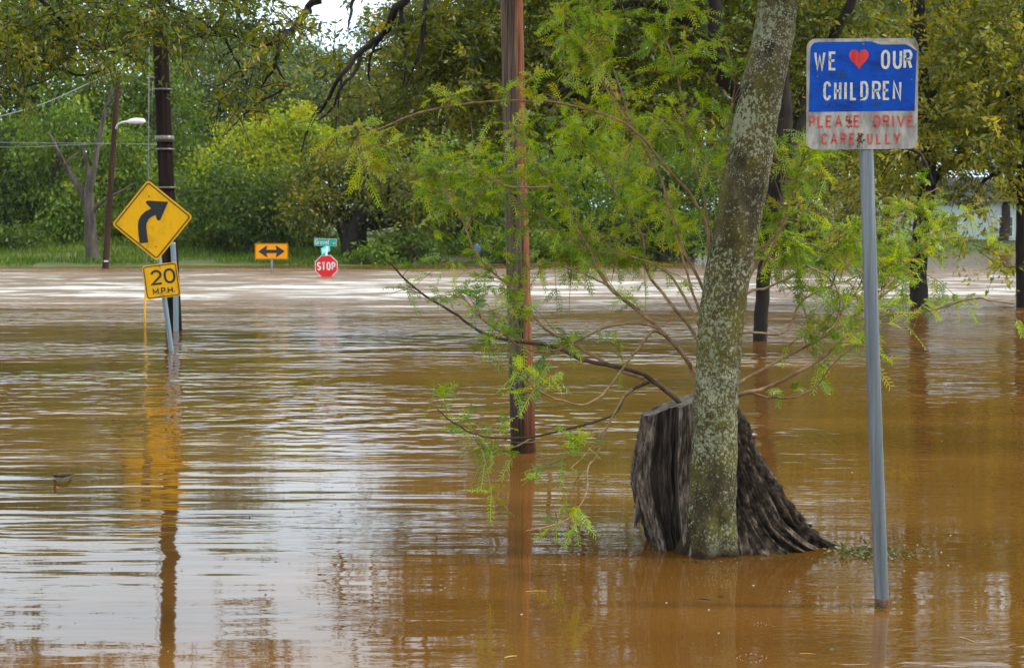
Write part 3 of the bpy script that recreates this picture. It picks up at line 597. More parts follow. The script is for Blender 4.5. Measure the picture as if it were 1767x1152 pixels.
# dark pole on the left
b = gp(297, 571); Y = b.y+.13
t = thing('utility_pole', (b.x, Y, 0), 'near black creosoted utility pole behind the yellow curve sign', 'utility pole')
top = at(254, -420, Y); P, r = smooth_path([at(300, 640, Y), (b.x, Y, 0), at(288, 330, Y), at(276, 60, Y), top], [.130, .128, .122, .116, .11], 10)
mb = MB(); tube(mb, P, r, 20, disp=lambda q, a, c, s: .02*mnoise.noise(Vector((math.cos(a)*4, math.sin(a)*4, q[2]*.7)))); mb.build('shaft', M['dark_wood'], t)
mb = MB(); P = smooth_path([at(304, 620, Y-.15), at(303, 500, Y-.15), at(300, 450, Y-.15), at(298, 418, Y-.15)], sub=5); tube(mb, P, .042, 12); mb.build('conduit', M['pipe'], t)
for py, hh in ((155, .03), (240, .1), (324, .03), (258, .03)):
    mb = MB(); c = np.array(at(274+(py-20)*.042+1, py, Y)); ringband(mb, c, .15, hh, 18); mb.build('band', M['bolt'], t)
mb = MB(); c = at(264, 136, Y-.16); tube(mb, [c, c+Vector((0, -.12, 0))], .035, 8); tube(mb, [at(264, 136, Y-.2), at(262, 180, Y-.17), at(264, 240, Y-.16)], .006, 5); mb.build('insulator', M['bolt'], t)
# guy wire with yellow guard
g0 = gp(250, 566)
t = thing('guy_wire', g0, 'thin guy wire in a yellow guard left of the 20 mph plaque', 'guy wire')
mb = MB(); e = at(252, 440, g0.y+.4); tube(mb, [g0-Vector((0, 0, .3)), at(252, 505, g0.y+.2), at(256, 330, g0.y+.6), at(259, -300, g0.y+1.6)], .008, 6); mb.build('cable', M['bolt'], t)
mb = MB(); P = [g0-Vector((0, 0, .2)), at(250, 540, g0.y+.08), at(251, 505, g0.y+.2), at(253, 470, g0.y+.3)]; tube(mb, P, .018, 8); mb.build('guard', M['guard'], t)
# street lamp
b = gp(182, 463); Y = b.y
t = thing('street_lamp', (b.x, Y, 0), 'tall brown wooden street lamp pole with white lamp head on a short arm', 'street lamp')
mb = MB(); P, r = smooth_path([at(181, 480, Y), at(182, 462, Y), at(193, 290, Y), at(205, 122, Y)], [.14, .135, .115, .09], 6); tube(mb, P, r, 12); mb.build('shaft', M['brown_wood'], t)
mb = MB(); P = smooth_path([at(200, 222, Y-.1), at(204, 215, Y-.3), at(212, 211, Y-.6), at(222, 210, Y-.7)], sub=5); tube(mb, P, .04, 8); mb.build('arm', M['lamp'], t)
mb = MB(); P, r = smooth_path([at(219, 210.5, Y-.7), at(226, 209.5, Y-.7), at(236, 209, Y-.7), at(247, 209.5, Y-.7), at(251, 210.5, Y-.7)], [.05, .1, .125, .11, .03], 5); tube(mb, P, r, 12); mb.build('lamp_head', M['lamp'], t)
mb = MB(); c = at(183, 450.5, Y-.13); box(mb, c, (.17, .02, .06)); mb.build('tag', M['lamp'], t, smooth=False)
def wire(label, pts, r):
    P = smooth_path([at(*p) for p in pts], sub=8); mb = MB(); tube(mb, P, r, 5); o = mb.build('power_line', M['wire'], loc=P[0]); setp(o, label, 'power line', 'overhead power lines')
wire('thick pale overhead cable climbing from the left edge to the lamp pole top', [(-500, 290, 50), (-120, 232, 57), (0, 201, 60), (75, 179, 62), (145, 148, 64), (205, 121, 65)], .02)
wire('thin overhead wire crossing the lamp pole just below its lamp head', [(-500, 238, 60), (0, 246, 62), (195, 247.5, 64.9), (283, 250, 45)], .009)
wire('thin overhead wire lowest of the three at the left edge', [(-500, 250, 60), (0, 254, 62), (120, 250, 63.5), (193, 248, 64.8)], .009)

# ------------------------------------------------------------------ dead tree and flotsam on the bank
b = gp(160, 457); Y = b.y+.3
t = thing('dead_tree', (b.x, Y, 0), 'bare dead grey tree with forked limbs at the left water edge', 'dead tree')
mb = MB(); P, r = smooth_path([at(160, 470, Y), at(160, 456, Y), at(156, 400, Y), at(154, 355, Y), at(152, 325, Y)], [.33, .31, .25, .23, .18], 6)
tube(mb, P, r, 14, disp=lambda q, a, c, s: .12*mnoise.noise(Vector((math.cos(a)*1.6, math.sin(a)*1.6, q[2]*.5)))); mb.build('trunk', M['deadwood'], t)
for pts, r in (([(152, 360), (135, 320), (115, 290), (100, 260), (84, 228)], [.17, .13, .11, .08, .04]), ([(154, 340), (152, 300), (147, 270), (140, 245)], [.16, .11, .08, .05]), ([(154, 335), (163, 290), (172, 235), (184, 185), (196, 150)], [.15, .12, .1, .08, .04]),
               ([(160, 365), (180, 345), (205, 332), (238, 314)], [.1, .07, .05, .02]), ([(112, 285), (125, 270), (140, 262)], [.05, .04, .02]), ([(184, 185), (205, 160), (228, 135)], [.05, .03, .015]), ([(192, 158), (205, 165), (232, 158)], [.03, .02, .01]), ([(190, 165), (180, 140), (172, 128)], [.03, .02, .01])):
    mb = MB(); P, rr = smooth_path([at(a, bb, Y+.25*math.sin(a)) for a, bb in pts], r, 5); tube(mb, P, rr, 8); mb.build('limb', M['deadwood'], t)
b = gp(38, 452); Y = b.y
t = thing('concrete_pipe', (b.x, Y, 0), 'broken grey concrete pipe lying at the left water edge', 'concrete pipe')
mb = MB(); A, B = np.array(at(28, 448, Y)), np.array(at(49, 440, Y+.8)); d = B-A; n = 18
T = unit(d); u = unit(np.cross(T, [0, 0, 1.])); w = np.cross(u, T); an = np.linspace(0, 2*np.pi, n, endpoint=False)
rings = [A+.20*(np.cos(an)[:, None]*u+np.sin(an)[:, None]*w), A+.27*(np.cos(an)[:, None]*u+np.sin(an)[:, None]*w), B+.36*(np.cos(an)[:, None]*u+np.sin(an)[:, None]*w), B+.28*(np.cos(an)[:, None]*u+np.sin(an)[:, None]*w)]
mb.add(np.concatenate(rings), [(i*n+k, i*n+(k+1) % n, ((i+1) % 4)*n+(k+1) % n, ((i+1) % 4)*n+k) for i in range(4) for k in range(n)]); mb.build('pipe_wall', M['concrete'], t)
def branch_thing(name, label, paths, mat, cat, group=None, sides=6):
    t = None; mb = MB()
    for pts, r in paths:
        P, rr = smooth_path([p if isinstance(p, Vector) else at(*p) for p in pts], r, 5); tube(mb, P, rr, sides)
    V0 = mb.v[0][0]; o = mb.build(name, mat, loc=(V0[0], V0[1], 0)); return setp(o, label, cat, group)
branch_thing('fallen_branch', 'dark fallen branch slanting across the concrete pipe', [([(-12, 418, Y-.5), (12, 418, Y-.5), (33, 432, Y-.6), (55, 455, Y-.8)], [.09, .09, .08, .06]), ([(12, 418, Y-.5), (25, 412, Y-.3), (40, 411, Y-.2)], [.04, .03, .01])], M['bark_dark'], 'branch')
for lab, px, w in (('tangled driftwood pile left of the concrete pipe', 12, 18), ('low heap of sticks between pipe and dead tree', 112, 34)):
    paths = []
    for k in range(26):
        c = px+rng.uniform(-w, w); dx = rng.uniform(6, 22)*rng.choice([-1, 1]); bp = gp(c, 452+rng.uniform(-2, 2)); y0 = bp.y
        paths.append(([(c-dx*.5, 452+rng.uniform(-3, 3), y0), (c, 448-rng.uniform(0, 5), y0+.2), (c+dx*.5, 446+rng.uniform(-6, 6), y0+.3)], [.05, .045, .02]))
    c0 = gp(px, 452); tt = thing('driftwood_pile', (c0.x, c0.y, 0), lab, 'driftwood', 'driftwood heaps on the bank')
    for pts, r in paths:
        P, rr = smooth_path([at(*p) for p in pts], r, 4); mb = MB(); tube(mb, P, rr, 5); mb.build('stick', M['driftwood'], tt)
def blob(name, label, cat, c, s, mat, seed=0, group=None):
    mb = MB(); n, m = 14, 8; V = []
    for j in range(m+1):
        ph = math.pi*j/m
        for i in range(n):
            th = 2*math.pi*i/n; d = Vector((math.sin(ph)*math.cos(th), math.sin(ph)*math.sin(th), math.cos(ph)))
            k = 1+.45*mnoise.noise(d*1.7+Vector((seed, 0, 0))); V.append((c[0]+d.x*s[0]*k, c[1]+d.y*s[1]*k, c[2]+d.z*s[2]*k))
    mb.add(V, [(j*n+i, (j+1)*n+i, (j+1)*n+(i+1) % n, j*n+(i+1) % n) for j in range(m) for i in range(n)])
    return setp(mb.build(name, mat, loc=(c[0], c[1], max(0, c[2]-s[2]))), label, cat, group)
c = gp(67, 452); blob('plastic_bag', 'crumpled white plastic bag among the driftwood by the pipe', 'plastic bag', (c.x, c.y, .10), (.15, .13, .13), M['bag'], 2)
c = gp(73, 451); blob('plastic_bag', 'small pink plastic scrap beside the white bag', 'plastic bag', (c.x, c.y, .10), (.08, .08, .12), M['pinkbag'], 5)
c = at(824, 431, 69); blob('tarp', 'small bright blue tarp scrap caught at the bank left of the centre pole', 'tarp', (c.x, c.y, c.z), (.16, .1, .2), M['bluetarp'], 8)

# ------------------------------------------------------------------ road signs in the distance
def bolt(fr, uv, parent, r=1.2, lift=.006):
    mb = MB(); fr.poly(mb, [(uv[0]+r*math.cos(a), uv[1]+r*math.sin(a)) for a in np.linspace(0, 2*math.pi, 10, endpoint=False)], lift+.004, .008); mb.build('bolt', M['bolt'], parent, smooth=False)
# yellow curve warning sign with speed plaque
b = gp(296, 606); Y = b.y
t = thing('warning_sign', (b.x, Y, 0), 'tilted yellow diamond curve sign with 20 mph plaque below, standing in the water', 'road sign')
mb = MB(); tube(mb, [at(299, 640, Y+.06), at(296, 606, Y+.05), at(271, 420, Y+.04), at(258, 322, Y+.04)], .033, 12); mb.build('post', M['pipe'], t)
fr = Frame(263, 380.5, Y, 5.6); S = 99.5
def dia(s, r): return rrect(s, s, r) @ np.array([[math.cos(R(45)), math.sin(R(45))], [-math.sin(R(45)), math.cos(R(45))]])
mb = MB(); fr.poly(mb, dia(S, 6), 0, .004); dp = mb.build('diamond_panel', M['yellow'], t, smooth=False)
mb = MB(); fr.stroke(mb, dia(S-7.5, 4), 2.0, .004, True); mb.build('border', M['black'], dp, smooth=False)
arrow = [(815, 405), (808, 345), (806, 300), (811, 270), (826, 243), (850, 220), (885, 203), (856, 172), (855, 160), (872, 157), (985, 164), (938, 268), (926, 274), (918, 268), (910, 240), (885, 252), (868, 268), (857, 290), (855, 310), (859, 350), (865, 400)]
px2 = [(x/3.3875, 300+y/3.3875) for x, y in arrow]; a = R(5.6)
uv = [((x-263)*math.cos(a)-(y-380.5)*math.sin(a), -(x-263)*math.sin(a)-(y-380.5)*math.cos(a)) for x, y in px2]
uv = [((x-263)*math.cos(a)+(380.5-y)*math.sin(a), -(x-263)*math.sin(a)+(380.5-y)*math.cos(a)) for x, y in px2]
mb = MB(); fr.poly(mb, uv[::-1], .004); mb.build('arrow', M['black'], dp, smooth=False)
bolt(fr, (-1, 42), dp); bolt(fr, (1, -45), dp)
fr = Frame(278.7, 484.5, Y-.01, 7.2)
mb = MB(); fr.poly(mb, rrect(60.5, 59, 5), 0, .004); pp = mb.build('speed_plaque', M['yellow'], t, smooth=False)
mb = MB(); fr.stroke(mb, rrect(55.5, 54, 4), 1.5, .004, True); mb.build('border', M['black'], pp, smooth=False)
mb = MB(); glyph(fr, mb, '2', -18, 2, -6, 20, 3.8, .004); glyph(fr, mb, '0', 5, 25, -6, 20, 3.8, .004)
for ch, x0, x1 in (('M', -17.5, -7), ('.', -6, -4), ('P', -3, 5), ('.', 6, 8), ('H', 8.5, 17.5), ('.', 19, 21)): glyph(fr, mb, ch, x0, x1, -22.5, -11.5, 2.1, .004)
mb.build('lettering', M['black'], pp, smooth=False)
bolt(fr, (0, 25), pp, 1.0); bolt(fr, (0, -25), pp, 1.0)
# two-way arrow sign
b = gp(469, 471); Y = b.y
t = thing('arrow_sign', (b.x, Y, 0), 'orange rectangular sign with black two way arrow by the far bank', 'road sign')
mb = MB(); tube(mb, [at(469, 490, Y+.06), at(469, 471, Y+.06), at(468.5, 422, Y+.06)], .038, 10); mb.build('post', M['galv'], t)
fr = Frame(468.5, 433.7, Y, .3)
mb = MB(); fr.poly(mb, rrect(57, 27.5, 1.2), 0, .01); pn = mb.build('panel', M['orange'], t, smooth=False)
mb = MB(); fr.stroke(mb, rrect(54.6, 25.4, 1), .7, .007, True); mb.build('border', M['rust'], pn, smooth=False)
half = [(0, 2.9), (9, 2.9), (7, 10), (9.5, 9.2), (23, 0)]; ar = half+[(x, -y) for x, y in half[:-1][::-1]]
ar = ar+[(-x, y) for x, y in [(9, -2.9), (7, -10), (9.5, -9.2), (23, 0), (9.5, 9.2), (7, 10), (9, 2.9)]]
mb = MB(); fr.poly(mb, ar[::-1], .008); mb.build('arrow', M['black'], pn, smooth=False)
# stop sign with street name blades
b = gp(563, 477); Y = b.y
t = thing('stop_sign', (b.x, Y, 0), 'red octagonal stop sign half sunk in flood water under a teal street name blade', 'stop sign')
mb = MB(); tube(mb, [at(563, 500, Y+.06), at(563, 470, Y+.06), at(563, 413, Y+.06)], .035, 10); mb.build('post', M['lamp'], t)
fr = Frame(563, 459.5, Y, .5)
octo = lambda d: [(d/2/math.cos(R(22.5))*math.cos(R(22.5+45*k)), d/2/math.cos(R(22.5))*math.sin(R(22.5+45*k))) for k in range(8)]
mb = MB(); fr.poly(mb, octo(39), 0, .01); pn = mb.build('octagon_panel', M['sign_white'], t, smooth=False)
mb = MB(); fr.poly(mb, octo(36.4), .008); mb.build('red_field', M['stop_red'], pn, smooth=False)
mb = MB()
for ch, x0, x1 in (('S', -16, -8.8), ('T', -8, -1), ('O', .4, 7.6), ('P', 9.2, 16)): glyph(fr, mb, ch, x0, x1, -6.8, 7.4, 2.4, .016)
mb.build('lettering', M['sign_white'], pn, smooth=False)
fr = Frame(561.5, 418, Y, -1.8)
mb = MB(); fr.poly(mb, rrect(38.5, 13, .8), 0, .01); pn = mb.build('street_name_blade', M['sign_white'], t, smooth=False)
mb = MB(); fr.poly(mb, rrect(37.5, 12, .6), .008); mb.build('teal_field', M['teal'], pn, smooth=False)
mb = MB(); x = -17.6
for ch, w in (('G', 4.4), ('r', 3), ('a', 3.6), ('v', 3.8), ('e', 3.6), ('l', 1.4)): glyph(fr, mb, ch, x, x+w, -4.4, 4.6, 1.05, .016); x += w+.75
for ch, x0 in (('S', 13.0), ('T', 15.8)): glyph(fr, mb, ch, x0, x0+2.2, -3.2, .6, .6, .016)
mb.build('lettering', M['sign_white'], pn, smooth=False)
fr = Frame(562, 430.5, Y+.02, 12, 68)
mb = MB(); fr.poly(mb, rrect(31, 11.5, .6), 0, .01); fr.poly(mb, rrect(31, 11.5, .6), -.012, .0); pn = mb.build('street_name_blade', M['cyan'], t, smooth=False)
mb = MB()
for k in range(5): fr.stroke(mb, [(-11+k*4.6, -3), (-11+k*4.6, 3)], 2, .006)
mb.build('faded_marks', M['sign_white'], pn, smooth=False)

# ------------------------------------------------------------------ nearest sign: WE (heart) OUR CHILDREN
b = gp(1522, 1049); Y = b.y; zk = 1/5.237
t = thing('children_sign', (b.x, Y, 0), 'weathered blue and white children safety sign with red heart on a grey post', 'sign')
Yp = Y+.03
P = smooth_path([at(1523.5, 1100, Yp), at(1522, 1049, Yp), at(1509, 700, Yp), at(1494.5, 255, Yp), at(1489, 67, Yp)], sub=8)
mb = MB(); tube(mb, P, np.linspace(.0300, .0285, len(P)), 24); mb.build('post', M['galv'], t)
mb = MB(); tube(mb, [at(1523, 1075, Yp), at(1522, 1046, Yp), at(1521.6, 1031, Yp)], .0308, 24); mb.build('rust_band', M['rust'], t)
fr = Frame(1350+722*zk, 50+588*zk, Y-.005, .35)
Z = lambda x, y: ((x-722)*zk, (588-y)*zk)
mb = MB(); fr.poly(mb, rrect(1000*zk, 985*zk, 78*zk), 0, .003); pn = mb.build('sign_panel', M['alu'], t, smooth=False)
bl = [Z(243, 745), Z(1193, 740), Z(1205, 210), Z(1160, 178), Z(1112, 150), Z(1000, 150), Z(890, 150), Z(845, 140), Z(808, 122)]+[Z(320, 126), Z(290, 132), Z(268, 150), Z(255, 180)]
mb = MB(); fr.poly(mb, bl, .0012); mb.build('blue_field', M['blue'], pn, smooth=False)
mb = MB(); cl = [(808, 124, .0014, 0), (850, 142, .004, 18), (890, 151, .008, 24), (1000, 151, .007, 17), (1110, 150, .008, 20), (1112, 151, .006, 14), (1160, 178, .007, 20), (1200, 206, .003, 10)]
A = [fr.p([Z(x, y)], .0016)[0] for x, y, _, _ in cl]; B = [fr.p([Z(x+4, y-h)], lf)[0] for x, y, lf, h in cl]
mb.add(A+B, [(i, i+1, i+9, i+8) for i in range(7)]); mb.build('peeling_edge', M['cream'], pn)
mb = MB()
for ch, x0, x1 in (('W', 286, 390), ('E', 418, 488)): glyph(fr, mb, ch, x0*zk-722*zk, x1*zk-722*zk, (588-378)*zk, (588-210)*zk, 22*zk, .0022)
for ch, x0, x1 in (('O', 886, 968), ('U', 993, 1076), ('R', 1088, 1168)): glyph(fr, mb, ch, (x0-722)*zk, (x1-722)*zk, (588-370)*zk, (588-198)*zk, 24*zk, .0022)
for ch, x0, x1 in (('C', 372, 442), ('H', 468, 534), ('I', 556, 586), ('L', 612, 676), ('D', 704, 776), ('R', 808, 888), ('E', 905, 972), ('N', 994, 1072)): glyph(fr, mb, ch, (x0-722)*zk, (x1-722)*zk, (588-645)*zk, (588-475)*zk, 22*zk, .0022)
mb.build('white_lettering', M['white_txt'], pn, smooth=False)
mb = MB()
for ch, x0, x1 in (('P', 245, 302), ('L', 320, 378), ('E', 395, 452), ('A', 475, 546), ('S', 573, 627), ('E', 645, 703), ('D', 829, 887), ('R', 908, 968), ('I', 990, 1012), ('V', 1033, 1108), ('E', 1130, 1187)): glyph(fr, mb, ch, (x0-722)*zk, (x1-722)*zk, (588-885)*zk, (588-777)*zk, 16*zk, .0022)
for ch, x0, x1 in (('C', 357, 412), ('A', 438, 502), ('R', 528, 584), ('E', 608, 662), ('F', 684, 740), ('U', 768, 818), ('L', 848, 898), ('L', 930, 986), ('Y', 1004, 1072)): glyph(fr, mb, ch, (x0-722)*zk, (x1-722)*zk, (588-1038)*zk, (588-935)*zk, 16*zk, .0022)
mb.build('red_lettering', M['red_txt'], pn, smooth=False)
hp = []
for k in range(40):
    a = 2*math.pi*k/40; hx = 16*math.sin(a)**3; hy = 13*math.cos(a)-5*math.cos(2*a)-2*math.cos(3*a)-math.cos(4*a); hp.append(((689-722)*zk+hx*5.4*zk, (588-268)*zk+hy*6.2*zk))
mb = MB(); fr.poly(mb, hp[::-1], .0022); mb.build('heart', M['heart'], pn, smooth=False)
mb = MB()
for (cx, cyy, w, h, n) in ((700, 990, 34, 66, 46), (600, 830, 30, 55, 22), (520, 410, 60, 30, 16), (850, 680, 50, 16, 14), (440, 690, 60, 30, 8), (410, 285, 16, 40, 6)):
    for _ in range(n):
        x, y, s = cx+rng.normal()*w*.5, cyy+rng.normal()*h*.5, rng.uniform(2, 7.5)
        fr.poly(mb, [Z(x+s*(1+.5*rng.normal()*.5)*math.cos(a), y+s*1.3*math.sin(a)) for a in np.linspace(0, 2*math.pi, 7, endpoint=False)], .0028+.0004*rng.random())
setp(mb.build('algae_spots', M['algae'], pn, smooth=False), kind='stuff')
for uv, s in ((Z(725, 148), 2.6), (Z(318, 432), 1.5), (Z(1160, 465), 1.5), (Z(690, 1050), 2.0)):
    mb = MB()
    for j, (rr, lf) in enumerate(((1, .003), (.6, .006))): fr.poly(mb, [(uv[0]+s*rr*math.cos(a), uv[1]+s*rr*math.sin(a)) for a in np.linspace(0, 2*math.pi, 12, endpoint=False)], lf, .004)
    mb.build('bolt', M['bolt'], pn, smooth=False)

# ------------------------------------------------------------------ lichen covered tree
b = gp(1222, 963); Y = b.y+.13
t = thing('lichen_tree', (b.x, Y, 0), 'leaning tree trunk covered in pale lichen and moss in front of the stump', 'tree')
k = mpp(Y); cl = [(1221, 1030, 118), (1222, 963, 104), (1224, 930, 92), (1228, 870, 86), (1236, 690, 76), (1243, 570, 78), (1261, 440, 80), (1290, 300, 76), (1314, 160, 73), (1334, 60, 70), (1342, 0, 66), (1362, -170, 62), (1400, -420, 56), (1430, -700, 46)]
P, r = smooth_path([at(a, bb, Y+(0 if bb > 0 else -bb*.0006)) for a, bb, w in cl], [w*k/2 for a, bb, w in cl], 16)
def dsp(q, a, c, s):
    z = q[2]; f = max(0, .35-z)/.35
    return .05*mnoise.noise(Vector((math.cos(a)*1.3, math.sin(a)*1.3, z*2.2)))+.05*mnoise.noise(Vector((q[0]*16, q[1]*16, z*12)))+.035*mnoise.noise(Vector((q[0]*40, q[1]*40, z*30)))+f*f*.20*math.sin(a*5+1.3)+.020*mnoise.noise(Vector((z*14, math.cos(a)*.7, math.sin(a)*.7+4)))-.05*math.exp(-((z-.70)/.02)**2)+.05*math.exp(-((z-.735)/.03)**2)-.03*math.exp(-((z-1.5)/.03)**2)+.06*math.exp(-((z-1.93)/.07)**2)*max(0, math.cos(a-1))
mb = MB(); tube(mb, P, r, 56, disp=dsp); tr = mb.build('trunk', M['lichen'], t)
# its limbs and crown lie above the picture
top = np.array(P[-1]); mb = MB(); LB = []
for az, el, ln in ((20, 35, 2.6), (100, 40, 2.4), (170, 30, 2.8), (240, 38, 2.3), (310, 32, 2.7), (60, 65, 2.2), (200, 62, 2.0)):
    d = np.array([math.cos(R(az))*math.cos(R(el)), math.sin(R(az))*math.cos(R(el)), math.sin(R(el))]); s0 = np.array(P[-1-int(rng.integers(0, 22))])
    Q, rr = smooth_path([s0, s0+d*ln*.5+rng.normal(size=3)*.12, s0+d*ln+np.array([0, 0, -.15])], [.06, .04, .012], 6); tube(mb, Q, rr, 8)
    LB.append((tuple(s0+d*ln*.85), (1.0, 1.0, .7))); LB.append((tuple(s0+d*ln*.5+np.array([0, 0, .3])), (.8, .8, .6)))
mb.build('limb', M['lichen'], t)
LB = [(c, r) for c, r in LB if c[2] > 3.6+.02*c[1]]
V, T = crown_leaves(LB, 6.0, .11, droop=.5, clump=.22); quads('crown', V, T, M['leaf_pecan'], t)

# ------------------------------------------------------------------ hollow stump
sb = gp(1260, 950); SY = sb.y+.14
t = thing('tree_stump', (sb.x, SY, 0), 'hollow dark tree stump with slanted sawn top and long flared root behind the lichen tree', 'stump')
prof = [(985, 1150, 1500), (962, 1142, 1478), (950, 1136, 1452), (930, 1130, 1412), (900, 1116, 1376), (870, 1104, 1348), (840, 1097, 1324), (810, 1095, 1303), (780, 1099, 1285), (750, 1105, 1269), (725, 1108, 1256), (700, 1112, 1246)]
kS = mpp(SY); NA = 460; NR = 110
yy = np.linspace(980, 706, NR); Lx = np.interp(-yy, [-p[0] for p in prof], [p[1] for p in prof]); Rx = np.interp(-yy, [-p[0] for p in prof], [p[2] for p in prof])
ang = np.linspace(0, 2*np.pi, NA, endpoint=False); V = np.zeros((NR, NA, 3)); MI = np.zeros((NR, NA), int)
for j in range(NR):
    f = j/(NR-1); zc = at(1200, yy[j], SY).z
    axl = at(1185, yy[j], SY).x                       # the stump's heart: the root flares away from it to the right
    xl, xr = at(Lx[j], yy[j], SY).x, at(Rx[j], yy[j], SY).x
    for i, a in enumerate(ang):
        ca, sa = math.cos(a), math.sin(a)             # a=0 right, 90 back, 180 left, 270 front
        rx = (xr-axl) if ca > 0 else (axl-xl)
        pw = .75 if ca > 0 else .9
        ry = (.17+.26*(1-f)) if sa > 0 else (.15+.11*(1-f))
        x = rx*math.copysign(abs(ca)**pw, ca); y = ry*sa
        if ca > 0: y *= (1-.62*(abs(ca)**3)*(1-.5*f))
        deg = math.degrees(a) % 360
        # bark ridges running down the flare
        if deg < 222 or deg > 258:
            wv = .5*mnoise.noise(Vector((a*2.2, f*3.2, 6.6)))
            g = mnoise.noise(Vector(((a+wv*.35)*11, f*1.7, 1.7))); g2 = mnoise.noise(Vector(((a+wv*.3)*25, f*5, 4.1)))
            rd = (1-abs(g)*2.2)*.75+(1-abs(g2)*2.0)*.35; am = .095 if (deg < 160 or deg > 290) else .042
            am *= 1-.6*max(0, (f-.8)/.2)
            nxx, nyy = ca/max(rx, .05), sa/max(ry, .05); nl = math.hypot(nxx, nyy)
            x += nxx/nl*am*(rd-.5); y += nyy/nl*am*(rd-.5); MI[j, i] = 0 if (deg < 150 or deg > 272) else 1
        if 222 <= deg <= 258:                          # rotted-out hollow in the front
            u = min(1, min(deg-222, 258-deg)/4); fold = 1+.35*mnoise.noise(Vector((a*14, f*2.5, 2)))+.2*mnoise.noise(Vector((a*30, f*9, 5)))
            kk = 1-u*.52*fold; x = x*(1-.12*u); y *= kk; MI[j, i] = 2 if u > .25 else 1
        if 196 <= deg < 222: x *= 1+.05*mnoise.noise(Vector((f*6, a*14, 3))); y *= 1+.06*mnoise.noise(Vector((f*3, a*22, 8)))
        z = zc
        V[j, i] = (axl+x, SY+y, z)
# slanted saw cut: lower at the front left, higher at the back right
for j in range(NR):
    f = j/(NR-1)
    for i in range(NA):
        x, y, z = V[j, i]; zt = at(1108, 724, SY).z+(x-at(1108, 724, SY).x)*.34+(y-SY)*.02+.02
        V[j, i, 2] = z+(f**2.2)*(zt-at(1200, 706, SY).z)
mb = MB(); Fc = []; Vf = V.reshape(-1, 3)
mb.v.append(Vf); mb.n = len(Vf)
for j in range(NR-1):
    for i in range(NA):
        mb.f.append((j*NA+i, j*NA+(i+1) % NA, (j+1)*NA+(i+1) % NA, (j+1)*NA+i)); mb.mi.append(int(MI[j, i]))
mb.build('stump_body', [M['stump_bark'], M['stump_grey'], M['stump_dark']], t)
# sawn rim and the pit inside it
top = V[-1]; cen = top.mean(0)+np.array([0, .06, 0]); mb = MB(); rgs = [top+np.array([0, 0, .001])]
for q in (.75, .5, .25):
    g = cen+(top-cen)*q; g[:, 2] += .012*np.array([mnoise.noise(Vector((p[0]*9, p[1]*30, 0))) for p in g]); rgs.append(g)
mb.add(np.concatenate(rgs+[cen[None]]), [(r*NA+i, r*NA+(i+1) % NA, (r+1)*NA+(i+1) % NA, (r+1)*NA+i) for r in range(3) for i in range(NA)]+[(3*NA+i, 3*NA+(i+1) % NA, 4*NA) for i in range(NA)])
mb.build('sawn_top', M['stump_cut'], t)
mb = MB()                                              # split slivers hanging at the left edge
for k in range(7):
    px = 1096+rng.uniform(-2, 8); P, r = smooth_path([at(px+2, 868+rng.uniform(-14, 8), SY-.05), at(px, 888, SY-.07), at(px-1+rng.normal()*3, 908+rng.uniform(-8, 6), SY-.07)], [.012, .009, .002], 4); tube(mb, P, r, 5)
mb.build('splinter', M['stump_grey'], t)
